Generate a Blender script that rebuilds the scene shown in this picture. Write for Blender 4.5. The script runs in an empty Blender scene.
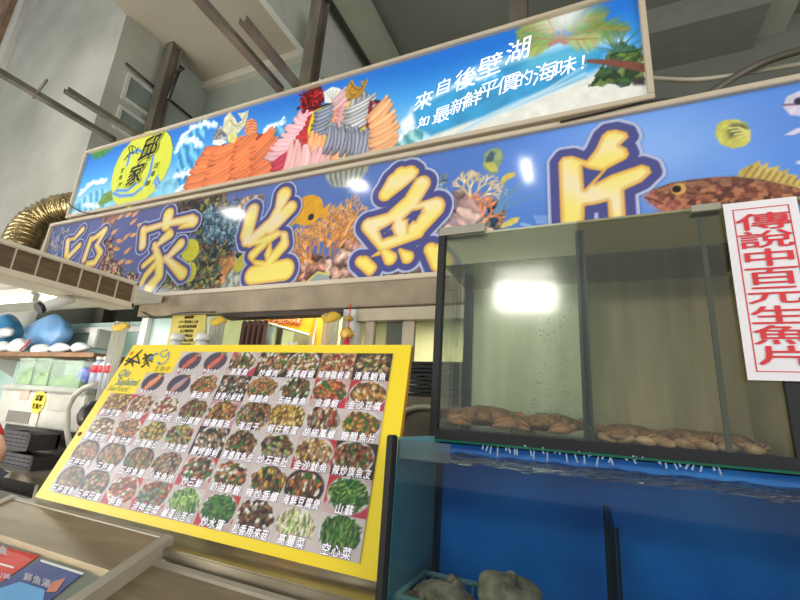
import bpy, bmesh, math, random
import numpy as np
from mathutils import Vector, Matrix
random.seed(7); rng = np.random.default_rng(7)
SC = bpy.context.scene; COL = SC.collection
PI = math.pi
# ------------------------------------------------------------------ camera (solved from the vanishing points of the place)
YAW, PIT, ROL, FPX, EYE = -.43035582, .26424655, .07044626, 425.999, Vector((0, 0, 1.5))
def cam_axes():
    cy, sy, cp, sp, cr, sr = math.cos(YAW), math.sin(YAW), math.cos(PIT), math.sin(PIT), math.cos(ROL), math.sin(ROL)
    f = Vector((sy*cp, cy*cp, sp)); r = Vector((cy, -sy, 0)); u = r.cross(f)
    return cr*r+sr*u, -sr*r+cr*u, f
CR, CU, CF = cam_axes()
cd = bpy.data.cameras.new('camera'); cam = bpy.data.objects.new('camera', cd); COL.objects.link(cam); SC.camera = cam
cam.matrix_world = Matrix(((CR.x, CU.x, -CF.x, EYE.x), (CR.y, CU.y, -CF.y, EYE.y), (CR.z, CU.z, -CF.z, EYE.z), (0, 0, 0, 1)))
cd.sensor_width = 36; cd.lens = 36*FPX/800; cd.clip_start = .02; cd.clip_end = 200
def at(u, v, x=None, y=None, z=None):          # a traced point of the photograph on a world plane
    d = CR*((u-400)/FPX) + CU*(-(v-300)/FPX) + CF
    if y is not None: t = (y-EYE.y)/d.y
    elif x is not None: t = (x-EYE.x)/d.x
    else: t = (z-EYE.z)/d.z
    return EYE + d*t
SC.view_settings.view_transform = 'Standard'; SC.view_settings.look = 'None'
SC.view_settings.exposure = 0; SC.view_settings.gamma = 1; SC.view_settings.use_curve_mapping = False
# ------------------------------------------------------------------ materials
def lin(c): 
    c = np.asarray(c, float); return np.where(c <= .04045, c/12.92, ((np.clip(c, 0, None)+.055)/1.055)**2.4)
def rgb(*c): return tuple(float(q) for q in lin(np.array(c)/255.))+(1,)
MATS = {}
def mat(name, c=(128, 128, 128), rough=.5, metal=0, var=.12, scale=6, bump=0, emit=0, coat=0, stretch=None, c2=None, alpha=1):
    if name in MATS: return MATS[name]
    m = bpy.data.materials.new(name); m.use_nodes = True; nt = m.node_tree; b = nt.nodes['Principled BSDF']
    b.inputs['Roughness'].default_value = rough; b.inputs['Metallic'].default_value = metal
    if coat: b.inputs['Coat Weight'].default_value = coat; b.inputs['Coat Roughness'].default_value = .08
    tc = nt.nodes.new('ShaderNodeTexCoord'); mp = nt.nodes.new('ShaderNodeMapping'); nz = nt.nodes.new('ShaderNodeTexNoise')
    nt.links.new(tc.outputs['Object'], mp.inputs[0]); nt.links.new(mp.outputs[0], nz.inputs['Vector'])
    if stretch: mp.inputs['Scale'].default_value = stretch
    nz.inputs['Scale'].default_value = scale; nz.inputs['Detail'].default_value = 5
    rp = nt.nodes.new('ShaderNodeValToRGB'); a = rgb(*c); 
    d = rgb(*c2) if c2 else tuple(q*(1-var*1.6) for q in a[:3])+(1,)
    rp.color_ramp.elements[0].position = .3; rp.color_ramp.elements[1].position = .7
    rp.color_ramp.elements[0].color = d; rp.color_ramp.elements[1].color = tuple(min(1, q*(1+var*.5)) for q in a[:3])+(1,)
    nt.links.new(nz.outputs[0], rp.inputs[0]); nt.links.new(rp.outputs[0], b.inputs['Base Color'])
    if emit:
        b.inputs['Emission Strength'].default_value = emit; b.inputs['Emission Color'].default_value = a
    if bump:
        bp = nt.nodes.new('ShaderNodeBump'); bp.inputs['Strength'].default_value = bump; bp.inputs['Distance'].default_value = .02
        nt.links.new(nz.outputs[0], bp.inputs['Height']); nt.links.new(bp.outputs[0], b.inputs['Normal'])
    if alpha < 1: b.inputs['Alpha'].default_value = alpha
    MATS[name] = m; return m
def print_mat(name, rough=.3, emit=0, coat=0):
    if name in MATS: return MATS[name]
    m = bpy.data.materials.new(name); m.use_nodes = True; nt = m.node_tree; b = nt.nodes['Principled BSDF']
    at_ = nt.nodes.new('ShaderNodeAttribute'); at_.attribute_name = 'print'
    nt.links.new(at_.outputs['Color'], b.inputs['Base Color']); b.inputs['Roughness'].default_value = rough
    if emit: nt.links.new(at_.outputs['Color'], b.inputs['Emission Color']); b.inputs['Emission Strength'].default_value = emit
    MATS[name] = m; return m
def glass(name, tint=(200, 225, 215), gloss=.1, rough=.02, f0=.04, wave=0):
    if name in MATS: return MATS[name]
    m = bpy.data.materials.new(name); m.use_nodes = True; nt = m.node_tree; nt.nodes.clear()
    o = nt.nodes.new('ShaderNodeOutputMaterial'); mx = nt.nodes.new('ShaderNodeMixShader')
    t = nt.nodes.new('ShaderNodeBsdfTransparent'); t.inputs[0].default_value = rgb(*tint)
    g = nt.nodes.new('ShaderNodeBsdfGlossy'); g.inputs['Roughness'].default_value = rough
    fr = nt.nodes.new('ShaderNodeFresnel'); fr.inputs[0].default_value = 1.45
    mm = nt.nodes.new('ShaderNodeMath'); mm.operation = 'MULTIPLY_ADD'; mm.inputs[1].default_value = gloss; mm.inputs[2].default_value = f0
    nt.links.new(fr.outputs[0], mm.inputs[0]); nt.links.new(mm.outputs[0], mx.inputs[0])
    nt.links.new(t.outputs[0], mx.inputs[1]); nt.links.new(g.outputs[0], mx.inputs[2]); nt.links.new(mx.outputs[0], o.inputs[0])
    if wave:
        tc = nt.nodes.new('ShaderNodeTexCoord'); mp = nt.nodes.new('ShaderNodeMapping'); mp.inputs['Scale'].default_value = (1, 3, 1)
        nz = nt.nodes.new('ShaderNodeTexNoise'); nz.inputs['Scale'].default_value = 14; bp = nt.nodes.new('ShaderNodeBump')
        bp.inputs['Strength'].default_value = wave; bp.inputs['Distance'].default_value = .03
        nt.links.new(tc.outputs['Object'], mp.inputs[0]); nt.links.new(mp.outputs[0], nz.inputs[0]); nt.links.new(nz.outputs[0], bp.inputs['Height'])
        nt.links.new(bp.outputs[0], g.inputs['Normal'])
    MATS[name] = m; return m
# ------------------------------------------------------------------ objects
def tag(o, label=None, cat=None, group=None, kind=None):
    if label: o['label'] = label
    if cat: o['category'] = cat
    if group: o['group'] = group
    if kind: o['kind'] = kind
    return o
def thing(name, label, cat, loc=(0, 0, 0), group=None):
    o = bpy.data.objects.new(name, None); COL.objects.link(o); o.location = loc; o.empty_display_size = .05
    return tag(o, label, cat, group)
def link(name, me, parent=None):
    o = bpy.data.objects.new(name, me); COL.objects.link(o)
    if parent is not None:
        o.parent = parent
        root = Vector(parent.location)
        p = parent.parent
        while p: root += Vector(p.location); p = p.parent
        o.matrix_parent_inverse = Matrix.Identity(4)
        o.location = -root
        # fold the offset into the mesh so children keep zero transforms relative to their thing
        if o.data.users == 1: o.data.transform(Matrix.Translation(-root)); o.location = (0, 0, 0)
    return o
class MB:
    def __init__(s): s.bm = bmesh.new()
    def box(s, a, b, bev=0, M=None):
        a, b = Vector(a), Vector(b); r = bmesh.ops.create_cube(s.bm, size=1)['verts']; c = (a+b)/2; d = b-a
        for v in r:
            v.co = Vector((v.co.x*d.x, v.co.y*d.y, v.co.z*d.z))+c
            if M: v.co = M @ v.co
        if bev:
            es = list({e for v in r for e in v.link_edges}); bmesh.ops.bevel(s.bm, geom=es, offset=bev, segments=2, affect='EDGES')
        return s
    def tube(s, pts, r, n=10, cap=True):
        pts = [Vector(p) for p in pts]; rs = r if hasattr(r, '__len__') else [r]*len(pts); rings = []
        up = Vector((0, 0, 1)); d0 = (pts[1]-pts[0]).normalized()
        if abs(d0.dot(up)) > .95: up = Vector((1, 0, 0))
        for i, p in enumerate(pts):
            d = ((pts[min(i+1, len(pts)-1)]-pts[max(i-1, 0)])).normalized()
            x = d.cross(up).normalized(); yv = x.cross(d).normalized(); up = yv
            rings.append([s.bm.verts.new(p+x*rs[i]*math.cos(2*PI*k/n)+yv*rs[i]*math.sin(2*PI*k/n)) for k in range(n)])
        for a, b in zip(rings, rings[1:]):
            for k in range(n):
                f = s.bm.faces.new((a[k], a[(k+1) % n], b[(k+1) % n], b[k])); f.smooth = True
        if cap:
            s.bm.faces.new(rings[0][::-1]); s.bm.faces.new(rings[-1])
        return s
    def prism(s, pts, off):
        a = [s.bm.verts.new(Vector(p)) for p in pts]; off = Vector(off); b = [s.bm.verts.new(Vector(p)+off) for p in pts]
        s.bm.faces.new(a[::-1]); s.bm.faces.new(b)
        for i in range(len(pts)):
            j = (i+1) % len(pts); s.bm.faces.new((a[i], a[j], b[j], b[i]))
        return s
    def blob(s, c, r, sub=3, noise=0, squash=(1, 1, 1), seed=0, M=None):
        q = bmesh.ops.create_icosphere(s.bm, subdivisions=sub, radius=1)['verts']; R = random.Random(seed)
        ph = [(Vector((R.uniform(-1, 1), R.uniform(-1, 1), R.uniform(-1, 1))).normalized(), R.uniform(2, 6), R.uniform(0, 6)) for _ in range(7)]
        for v in q:
            n = v.co.copy(); k = 1+noise*sum(math.sin(n.dot(a)*f+p) for a, f, p in ph)/3
            v.co = Vector((n.x*squash[0], n.y*squash[1], n.z*squash[2]))*r*k
            if M: v.co = M @ v.co
            v.co += Vector(c)
        for f in {f for v in q for f in v.link_faces}: f.smooth = True
        return s
    def build(s, name, m, parent=None, smooth=False):
        bmesh.ops.recalc_face_normals(s.bm, faces=s.bm.faces)
        me = bpy.data.meshes.new(name); s.bm.to_mesh(me); s.bm.free(); me.materials.append(m)
        if smooth: me.polygons.foreach_set('use_smooth', [True]*len(me.polygons))
        return link(name, me, parent)
def B(name, a, b, m, parent=None, bev=0): return MB().box(a, b, bev).build(name, m, parent)
def S(name, a, b, m, bev=0, kind='structure'): o = B(name, a, b, m, None, bev); o['kind'] = kind; return o
# ------------------------------------------------------------------ print painter: works on a flat sheet in metres
def vnoise(x, y, seed=0):
    xi, yi = np.floor(x).astype(np.int64), np.floor(y).astype(np.int64); xf, yf = x-xi, y-yi
    def h(a, b):
        n = (a*374761393+b*668265263+seed*2147483647) & 0xffffffff; n = ((n ^ (n >> 13))*1274126177) & 0xffffffff
        return ((n ^ (n >> 16)) & 0xffff)/65535.
    u, v = xf*xf*(3-2*xf), yf*yf*(3-2*yf)
    return (h(xi, yi)*(1-u)+h(xi+1, yi)*u)*(1-v)+(h(xi, yi+1)*(1-u)+h(xi+1, yi+1)*u)*v
def fbm(x, y, o=4, seed=0):
    t, a, n = 0, .5, 0
    for i in range(o): t = t+a*vnoise(x*2**i, y*2**i, seed+i); n += a; a *= .5
    return t/n
class Sheet:
    def __init__(s, u0, u1, v0, v1, res, base=(128, 128, 128)):
        s.nx, s.ny = int((u1-u0)/res)+1, int((v1-v0)/res)+1; s.res = res; s.b = (u0, u1, v0, v1)
        s.u = np.linspace(u0, u1, s.nx); s.v = np.linspace(v0, v1, s.ny); s.U, s.V = np.meshgrid(s.u, s.v)
        s.c = np.empty(s.U.shape+(3,)); s.c[:] = np.array(base)/255.
    def win(s, pts, pad):
        p = np.array(pts); a, b = p.min(0)-pad, p.max(0)+pad
        i0, i1 = np.searchsorted(s.u, (a[0], b[0])); j0, j1 = np.searchsorted(s.v, (a[1], b[1]))
        return slice(j0, j1), slice(i0, i1)
    def mix(s, w, a, col):
        col = np.asarray(col, float)/255.; a = np.clip(a, 0, 1)[..., None]; s.c[w] = s.c[w]*(1-a)+col*a
    def sd_poly(s, pts, w):
        X, Y = s.U[w], s.V[w]; d = np.full(X.shape, 1e9); ins = np.zeros(X.shape, bool); n = len(pts)
        for i in range(n):
            (ax, ay), (bx, by) = pts[i], pts[(i+1) % n]; ex, ey = bx-ax, by-ay; px, py = X-ax, Y-ay
            t = np.clip((px*ex+py*ey)/(ex*ex+ey*ey+1e-12), 0, 1); d = np.minimum(d, np.hypot(px-ex*t, py-ey*t))
            c = ((ay > Y) != (by > Y)) & (X < (bx-ax)*(Y-ay)/(by-ay+1e-12)+ax); ins ^= c
        return np.where(ins, -d, d)
    def sd_chain(s, pts, rs, w):
        X, Y = s.U[w], s.V[w]; d = np.full(X.shape, 1e9)
        if len(pts) == 1: pts = pts*2; rs = list(rs)*2
        for i in range(len(pts)-1):
            (ax, ay), (bx, by) = pts[i], pts[i+1]; ex, ey = bx-ax, by-ay; px, py = X-ax, Y-ay
            t = np.clip((px*ex+py*ey)/(ex*ex+ey*ey+1e-12), 0, 1)
            d = np.minimum(d, np.hypot(px-ex*t, py-ey*t)-(rs[i]*(1-t)+rs[i+1]*t))
        return d
    def poly(s, pts, col, soft=None, a=1, tex=0, ts=40, seed=1):
        soft = soft or s.res; w = s.win(pts, soft*2); 
        if s.U[w].size == 0: return
        d = s.sd_poly(pts, w); col = np.array(col, float)
        if tex: col = col*(1+tex*2*(fbm(s.U[w]*ts, s.V[w]*ts, 3, seed)-.5))[..., None]
        s.mix(w, (.5-d/soft)*a, col)
    def line(s, pts, r, col, soft=None, a=1):
        soft = soft or s.res; rs = r if hasattr(r, '__len__') else [r]*len(pts); w = s.win(pts, max(rs)+soft*2)
        if s.U[w].size == 0: return
        s.mix(w, (.5-s.sd_chain(list(pts), rs, w)/soft)*a, col)
    def cells(s, pts, pal, size, seed=0, edge=.55, soft=None, rough=0, elong=1, ang=0):   # lumps, chunks, polyps
        w = s.win(pts, s.res*2); X, Y = s.U[w], s.V[w]
        if X.size == 0: return
        d = s.sd_poly(pts, w)
        if size > .02: X, Y = X+size*2.2*(fbm(X/size/1.6, Y/size/1.6, 3, seed+31)-.5), Y+size*2.2*(fbm(X/size/1.6, Y/size/1.6, 3, seed+47)-.5)
        ca, sa = math.cos(ang), math.sin(ang)
        if rough: d = d+rough*(fbm(X/size/1.5, Y/size/1.5, 3, seed+5)-.5)*2
        gx, gy = (X*ca+Y*sa)/elong/size, (-X*sa+Y*ca)/size
        xi, yi = np.floor(gx).astype(np.int64), np.floor(gy).astype(np.int64); best = np.full(X.shape, 9.); idx = np.zeros(X.shape, np.int64); ox = np.zeros(X.shape)
        for a in (-1, 0, 1):
            for b in (-1, 0, 1):
                cx, cy = xi+a, yi+b
                h = ((cx*73856093) ^ (cy*19349663) ^ (seed*83492791+12345)) & 0x7fffffff; h = (h*1103515245+12345) & 0x7fffffff
                px, py = cx+.5+.42*(((h >> 5) & 255)/127.5-1), cy+.5+.42*(((h >> 13) & 255)/127.5-1)
                q = np.hypot(gx-px, gy-py); k = q < best; best = np.where(k, q, best); idx = np.where(k, (h >> 9), idx); ox = np.where(k, gy-py, ox)
        pal = np.array(pal, float); col = pal[idx % len(pal)]*(1.12-edge*np.clip(best, 0, 1)+.3*np.clip(ox, -.5, .5))[..., None]
        if size > .02: col = col*(.72+.56*fbm(X*34, Y*34, 4, seed+9))[..., None]
        s.mix(w, .5-d/(soft or s.res), np.clip(col, 0, 255))
    def mesh(s, name, place, m, parent=None, keep=None):
        P = place(s.U.ravel(), s.V.ravel()); nx, ny = s.nx, s.ny
        i = np.arange(nx*ny).reshape(ny, nx); q = np.stack([i[:-1, :-1], i[:-1, 1:], i[1:, 1:], i[1:, :-1]], -1).reshape(-1, 4)
        col = np.ones((nx*ny, 4), np.float32); col[:, :3] = lin(np.clip(s.c, 0, 1)).reshape(-1, 3)
        if keep is not None:
            k = keep.ravel(); fk = k[q].any(1); q = q[fk]; used = np.unique(q); re = np.full(nx*ny, -1); re[used] = np.arange(len(used)); q = re[q]; P = P[used]; col = col[used]
        me = bpy.data.meshes.new(name); me.vertices.add(len(P)); me.vertices.foreach_set('co', P.astype(np.float32).ravel())
        me.loops.add(q.size); me.loops.foreach_set('vertex_index', q.ravel().astype(np.int32)); me.polygons.add(len(q))
        me.polygons.foreach_set('loop_start', np.arange(0, q.size, 4, dtype=np.int32)); me.polygons.foreach_set('loop_total', np.full(len(q), 4, np.int32))
        me.update(calc_edges=True); ca = me.color_attributes.new('print', 'FLOAT_COLOR', 'POINT'); ca.data.foreach_set('color', col.ravel())
        me.materials.append(m); return link(name, me, parent)
# ------------------------------------------------------------------ lettering
def text_mesh(body, off=0.0, res=2, extr=0):
    cu = bpy.data.curves.new('lettering', 'FONT'); cu.body = body; cu.size = 1; cu.align_x = 'CENTER'; cu.align_y = 'CENTER'
    cu.offset = off; cu.resolution_u = res; cu.extrude = extr
    o = bpy.data.objects.new('lettering', cu); COL.objects.link(o); dg = bpy.context.evaluated_depsgraph_get(); dg.update()
    me = bpy.data.meshes.new_from_object(o.evaluated_get(dg)); bpy.data.objects.remove(o); bpy.data.curves.remove(cu); return me
TM = {}
def lettering(name, items, layers, place, parent=None):
    """items: (text, u, v, size_x, size_y, angle, shear); layers: (boldness, material, lift) - place(u, v, lift) -> point"""
    V, F, MI, mats = [], [], [], [l[1] for l in layers]
    for li, (off, m, lift) in enumerate(layers):
        for it in items:
            body, u, v, sx, sy, an, sh = it
            if body not in TM: TM[body] = text_mesh(body, 0)
            t = TM[body]; ca, sa = math.cos(an), math.sin(an)
            xs = [p.co.x for p in t.vertices]; ys = [p.co.y for p in t.vertices]
            if not xs: continue
            cx, cy = (min(xs)+max(xs))/2, (min(ys)+max(ys))/2
            nb = 0 if off <= .003 else 4 if off < .02 else 8
            for b_ in [None]+list(range(nb)):        # weight comes from shifted copies of the glyph, so counters stay open
                ox_, oy_ = (0, 0) if b_ is None else (off*math.cos(2*PI*b_/nb+.4), off*math.sin(2*PI*b_/nb+.4)); base = len(V)
                for p in t.vertices:
                    x, y = (p.co.x-cx+ox_)*sx, (p.co.y-cy+oy_)*sy; x += y*sh
                    V.append(place(u+x*ca-y*sa, v+x*sa+y*ca, lift+(0 if b_ is None else 2e-5*(b_+1))))
                for f in t.polygons: F.append([base+q for q in f.vertices]); MI.append(li)
    me = bpy.data.meshes.new(name); me.from_pydata([tuple(p) for p in V], [], F)
    for m in mats: me.materials.append(m)
    me.polygons.foreach_set('material_index', MI); me.update(); return link(name, me, parent)
# palette of surfaces
CONC = mat('painted_concrete', (178, 176, 164), .9, var=.16, scale=.8, c2=(150, 150, 138))
CEIL = mat('ceiling_paint', (176, 168, 150), .9, var=.1, scale=.5, c2=(160, 152, 132))
CEILG = mat('ceiling_paint_grey', (122, 124, 112), .9, var=.1, scale=.6)
WALLG = mat('wall_paint_green', (150, 156, 144), .9, var=.12, scale=.7)
BEAM = mat('beam_paint', (168, 172, 152), .85, var=.08, scale=1)
STEELP = mat('brown_steel', (112, 104, 90), .6, var=.35, scale=4, stretch=(1, 1, .3))
FRAME = mat('aluminium_frame', (205, 190, 165), .45, .2, var=.06, scale=3)
STAIN = mat('stainless_steel', (168, 158, 136), .32, .75, var=.2, scale=5, stretch=(1, 8, 1))
STEELG = mat('galvanised_header', (152, 136, 112), .5, .35, var=.2, scale=5)
WHITE = mat('white_plastic', (225, 225, 218), .4, var=.06)
BLACK = mat('black_plastic', (22, 24, 24), .35, var=.2)
# ------------------------------------------------------------------ THE SETTING
S('floor', (-16, -8, -.1), (8, 9, 0), mat('floor_tiles', (95, 92, 85), .5, var=.2, scale=2))
XW = -6.5
S('wall_left', (XW-.3, 3.6, 0), (XW, 4.62, 7.35), WALLG)
S('wall_pier', (-12.5, 3.0, 0), (XW, 3.6, 11), CONC)
S('trim_1', (-10.42, 2.9, 0), (-10.12, 3.0, 11), mat('pier_band', (196, 192, 182), .8, var=.08))
S('wall_brown', (-13, 2.8, 0), (-10.42, 2.98, 11), mat('stained_wall', (150, 120, 92), .9, var=.4, scale=2))
S('wall_back', (XW-.3, 4.62, 0), (-4.05, 4.8, 7.35), WALLG)
S('ceiling_slab', (XW, -1.5, 7.35), (-4.05, 4.62, 8.4), CEIL)
S('trim_2', (XW, 4.5, 7.2), (-4.05, 4.62, 7.35), mat('slab_edge_trim', (190, 184, 166), .8, var=.05))
S('trim_3', (-4.05, -1.5, 7.0), (-3.95, 7.6, 8.4), mat('beam_face', (196, 196, 184), .8, var=.05))
S('ceiling', (-4.05, -4, 8.4), (7, 7.6, 8.6), CEILG)
S('wall_rear', (-4.05, 7.6, 0), (7, 7.8, 8.4), CEILG)
S('beam_1', (-3.7, -1, 8.15), (-3.2, 7.6, 8.4), BEAM)
S('beam_2', (2.75, -1, 8.1), (3.2, 7.6, 8.4), BEAM)
S('beam_3', (-3.2, 6.7, 7.9), (2.75, 7.6, 8.4), mat('beam_grey', (128, 130, 120), .9, var=.06))
# windows high in the side wall
def side_window(n, pts):
    p = [at(u, v, x=XW) for u, v in pts]; ys = [q.y for q in p]; zs = [q.z for q in p]
    y0, y1, z0, z1 = min(ys), max(ys), min(zs), max(zs)
    r = bpy.data.objects.new('window_%d' % n, None); COL.objects.link(r); r['kind'] = 'structure'; r.location = (XW, y0, z0)
    f = MB(); t = .05
    f.box((XW, y0, z0), (XW+.04, y1, z0+t)).box((XW, y0, z1-t), (XW+.04, y1, z1)).box((XW, y0, z0+t), (XW+.04, y0+t, z1-t)).box((XW, y1-t, z0+t), (XW+.04, y1, z1-t))
    f.build('window_frame', mat('window_frame_white', (200, 202, 192), .6), r)
    B('pane', (XW, y0+t, z0+t), (XW+.015, y1-t, z1-t), mat('frosted_pane', (128, 138, 128), .35, var=.1), r)
side_window(1, [(128, 74), (158, 96), (120, 98)])
side_window(2, [(120, 106), (150, 128), (112, 128)])
def bar(name, p, q, w, h, m, label, cat, group=None):
    p, q = Vector(p), Vector(q); d = (q-p).normalized(); x = d.cross(Vector((0, 0, 1))).normalized(); z = x.cross(d)
    prof = [(-w/2, 0), (w/2, 0), (w/2, h), (w/2-.008, h), (w/2-.008, .008), (-w/2+.008, .008), (-w/2+.008, h), (-w/2, h)]
    o = MB().prism([p+x*a+z*b for a, b in prof], q-p).build(name, m); return tag(o, label, cat, group)
# steel posts
for xx, lb in ((-6.55+.0, None), (-3.33, None)):
    pass
def column(x, y, z1, label):
    t = thing('steel_column', label, 'column', (x, y, 0), 'brown steel columns behind the signs')
    m = MB(); w = .095
    m.box((x-w, y-w, 0), (x+w, y-w+.02, z1)).box((x-w, y+w-.02, 0), (x+w, y+w, z1)).box((x-.012, y-w+.02, 0), (x+.012, y+w-.02, z1)).box((x-w, y-w+.02, 0), (x-w+.02, y+w-.02, z1))
    m.build('shaft', STEELP, t)
    B('base_plate', (x-.2, y-.2, 0), (x+.2, y+.2, .02), STEELP, t)
    return t
column(at(158, 85, y=3.62).x, 3.72, 7.35, 'brown steel column rising behind the left end of the upper sign beside the wall windows')
column(at(315, 40, y=3.9).x, 3.9, 7.35, 'brown steel column rising behind the sashimi platter on the upper sign')
column(at(519, 4, y=3.9).x, 3.9, 8.4, 'brown steel column at the top edge above the palm tree on the sign')
# bracing bars above the upper sign
zb = 4.19
def brace(px0, px1, near, label, g='bracing bars running out above the upper sign'):
    p = at(*px1, z=zb); q = at(*near, z=zb)
    if near == (197, 0): q = q+(q-p)*.4
    return bar('bracing_bar', (p.x, 2.40, zb), (q.x, max(q.y, .6), zb), .07, .05, STEELP, label, 'metal bar', g)
brace((0, 75), (110, 140), (-60, 40), 'long brown metal bar running out from the sign past the pale pier')
brace(None, (129, 132), (65, 92), 'short brown metal bar ending in front of the pale pier, left of the wall windows')
brace(None, (281, 93), (197, 0), 'long brown metal bar crossing the beige slab above the salmon platter')
brace(None, (297, 88), (242, 22), 'short brown metal bar with a free end below the beige slab')
p = at(52, 94, z=zb); t = MB().tube([at(33, 98, z=zb), at(47, 80, z=zb+.08)], .012).build('hanger_rod', STEELP); tag(t, 'thin bent rod sticking up from the long bar before the pale pier', 'rod')
t = MB().tube([at(126, 63, x=XW+.06), at(192, 118, x=XW+.06)], .018, 6).build('wall_pipe', BLACK); tag(t, 'thin dark pipe running along the wall above the high windows', 'pipe')
t = MB().tube([at(181, 66, y=3.55), at(168, 100, y=3.55)], .025, 6).tube([at(176, 73, y=3.55), at(184, 68, y=3.55)], .025, 6).build('hanging_strut', BLACK); tag(t, 'dark hanging strut beside the left brown column', 'strut')
# ------------------------------------------------------------------ UPPER SIGN (a backlit box)
YS = 2.4
def T(u, v): p = at(u, v, y=YS); return (p.x, p.z)
def TZ(sc, ox, oy): return lambda *pts: [T(ox+a/sc, oy+b/sc) for a, b in pts]
UX0, UX1, UZ0, UZ1 = -5.16, .40, 3.32, 4.16
upper = thing('upper_sign', 'upper backlit sign with waves, two sashimi platters, a palm beach and white handwriting', 'sign', (UX0, YS, UZ0))
def sign_frame(x0, x1, z0, z1, t, root, m):
    f = MB(); y0, y1 = YS-.03, YS+.18
    f.box((x0, y0, z0), (x1, y1, z0+t), .004).box((x0, y0, z1-t), (x1, y1, z1), .004).box((x0, y0, z0+t), (x0+t, y1, z1-t), .004).box((x1-t, y0, z0+t), (x1, y1, z1-t), .004)
    f.build('frame', m, root); B('back_box', (x0+t, YS+.02, z0+t), (x1-t, YS+.17, z1-t), m, root)
sign_frame(UX0, UX1, UZ0, UZ1, .035, upper, FRAME)
s = Sheet(UX0+.03, UX1-.03, UZ0+.03, UZ1-.03, .0065)
h = (s.V-s.b[2])/(s.b[3]-s.b[2]); gx = (s.U-s.b[0])/(s.b[1]-s.b[0])
top, mid, low = np.array((30, 112, 205.)), np.array((70, 160, 228.)), np.array((175, 215, 238.))
k = np.clip(h*1.25-.15+.15*(fbm(s.U*1.2, s.V*2, 3, 3)-.5), 0, 1)[..., None]
s.c = np.where(k > .5, mid+(top-mid)*(k-.5)*2, low+(mid-low)*k*2)/255.
w_all = (slice(0, s.ny), slice(0, s.nx))
def cloud(s, cx, cy, r, col=(240, 245, 250), n=14, seed=1, a=.85, sx=1.6):
    R = random.Random(seed); c = T(cx, cy)
    for i in range(n):
        q = (c[0]+R.gauss(0, r*.5*sx), c[1]+R.gauss(0, r*.3)); s.line([q], [r*R.uniform(.2, .5)], col, soft=r*.4, a=a*R.uniform(.4, 1))
def crest(s, pts, r, seed=1, col=(240, 246, 250)):
    R = random.Random(seed); P = [T(*p) for p in pts]
    for (a, b) in zip(P, P[1:]):
        s.line([a, b], [r*.45]*2, col, soft=r*.7, a=.8); n = max(3, int(math.dist(a, b)/r*6))
        for i in range(n):
            t = i/n; q = (a[0]+(b[0]-a[0])*t+R.gauss(0, r*.35), a[1]+(b[1]-a[1])*t+R.gauss(0, r*.35)); sh = R.choice((0, 0, 14, 30))
            s.line([q], [r*R.uniform(.12, .4)], (col[0]-sh*1.6, col[1]-sh*.7, col[2]), soft=r*.3)
# left sea and waves
s.poly([T(*p) for p in ((70, 206), (100, 196), (140, 190), (200, 166), (300, 140), (300, 185), (70, 222))], (120, 190, 220), soft=.05, tex=.25, ts=14)
def wave(pts, seed, c0=(35, 120, 185), c1=(120, 200, 232)):
    P = [T(*p) for p in pts]; w = s.win(P, .03); d = s.sd_poly(P, w)
    st = .5+.5*np.sin((s.U[w]*60+s.V[w]*35+6*fbm(s.U[w]*7, s.V[w]*7, 3, seed)))
    s.mix(w, .5-d/.012, np.array(c0)*(1-st[..., None])+np.array(c1)*st[..., None])
wave(((76, 212), (80, 200), (92, 192), (104, 188), (110, 196), (106, 208), (96, 214)), 2, (70, 150, 195), (160, 215, 235))
wave(((176, 172), (180, 140), (196, 128), (216, 124), (206, 132), (200, 150), (196, 180), (178, 196)), 3)
wave(((176, 198), (182, 176), (200, 168), (215, 150), (224, 128), (232, 124), (212, 190), (190, 200)), 4, (25, 105, 170), (80, 170, 215))
wave(((266, 170), (262, 140), (274, 126), (290, 126), (282, 134), (280, 150), (282, 170)), 5)
crest(s, ((176, 152), (182, 138), (192, 128), (205, 123), (216, 126)), .05, 1); crest(s, ((180, 142), (192, 140), (202, 146)), .05, 2)
crest(s, ((176, 176), (188, 172), (198, 176)), .055, 3); crest(s, ((176, 192), (186, 186), (196, 190)), .05, 4)
crest(s, ((260, 140), (268, 127), (284, 122)), .045, 5); crest(s, ((284, 150), (290, 142), (298, 138)), .05, 6)
crest(s, ((80, 194), (92, 183), (106, 180)), .05, 7); crest(s, ((74, 214), (90, 216), (120, 212)), .05, 8, (225, 238, 245)); crest(s, ((84, 205), (98, 206)), .04, 9)
s.poly([T(*p) for p in ((98, 203), (104, 194), (112, 190), (113, 200), (100, 206))], (110, 140, 60), soft=.02, tex=.3)
s.poly([T(*p) for p in ((90, 152), (112, 142), (118, 144), (104, 156), (94, 160))], (60, 130, 60), soft=.05, tex=.4, a=.85)
# clouds and the far wave in the middle
cloud(s, 436, 112, .14, seed=3, n=26, a=.9); cloud(s, 416, 122, .1, seed=4); cloud(s, 452, 98, .08, seed=8, a=.6)
wave(((394, 156), (396, 138), (408, 128), (420, 124), (424, 132), (420, 150)), 6, (70, 150, 160), (170, 215, 215))
crest(s, ((398, 140), (408, 128), (422, 124)), .04, 10); crest(s, ((396, 152), (410, 148), (424, 142)), .04, 11)
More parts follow.
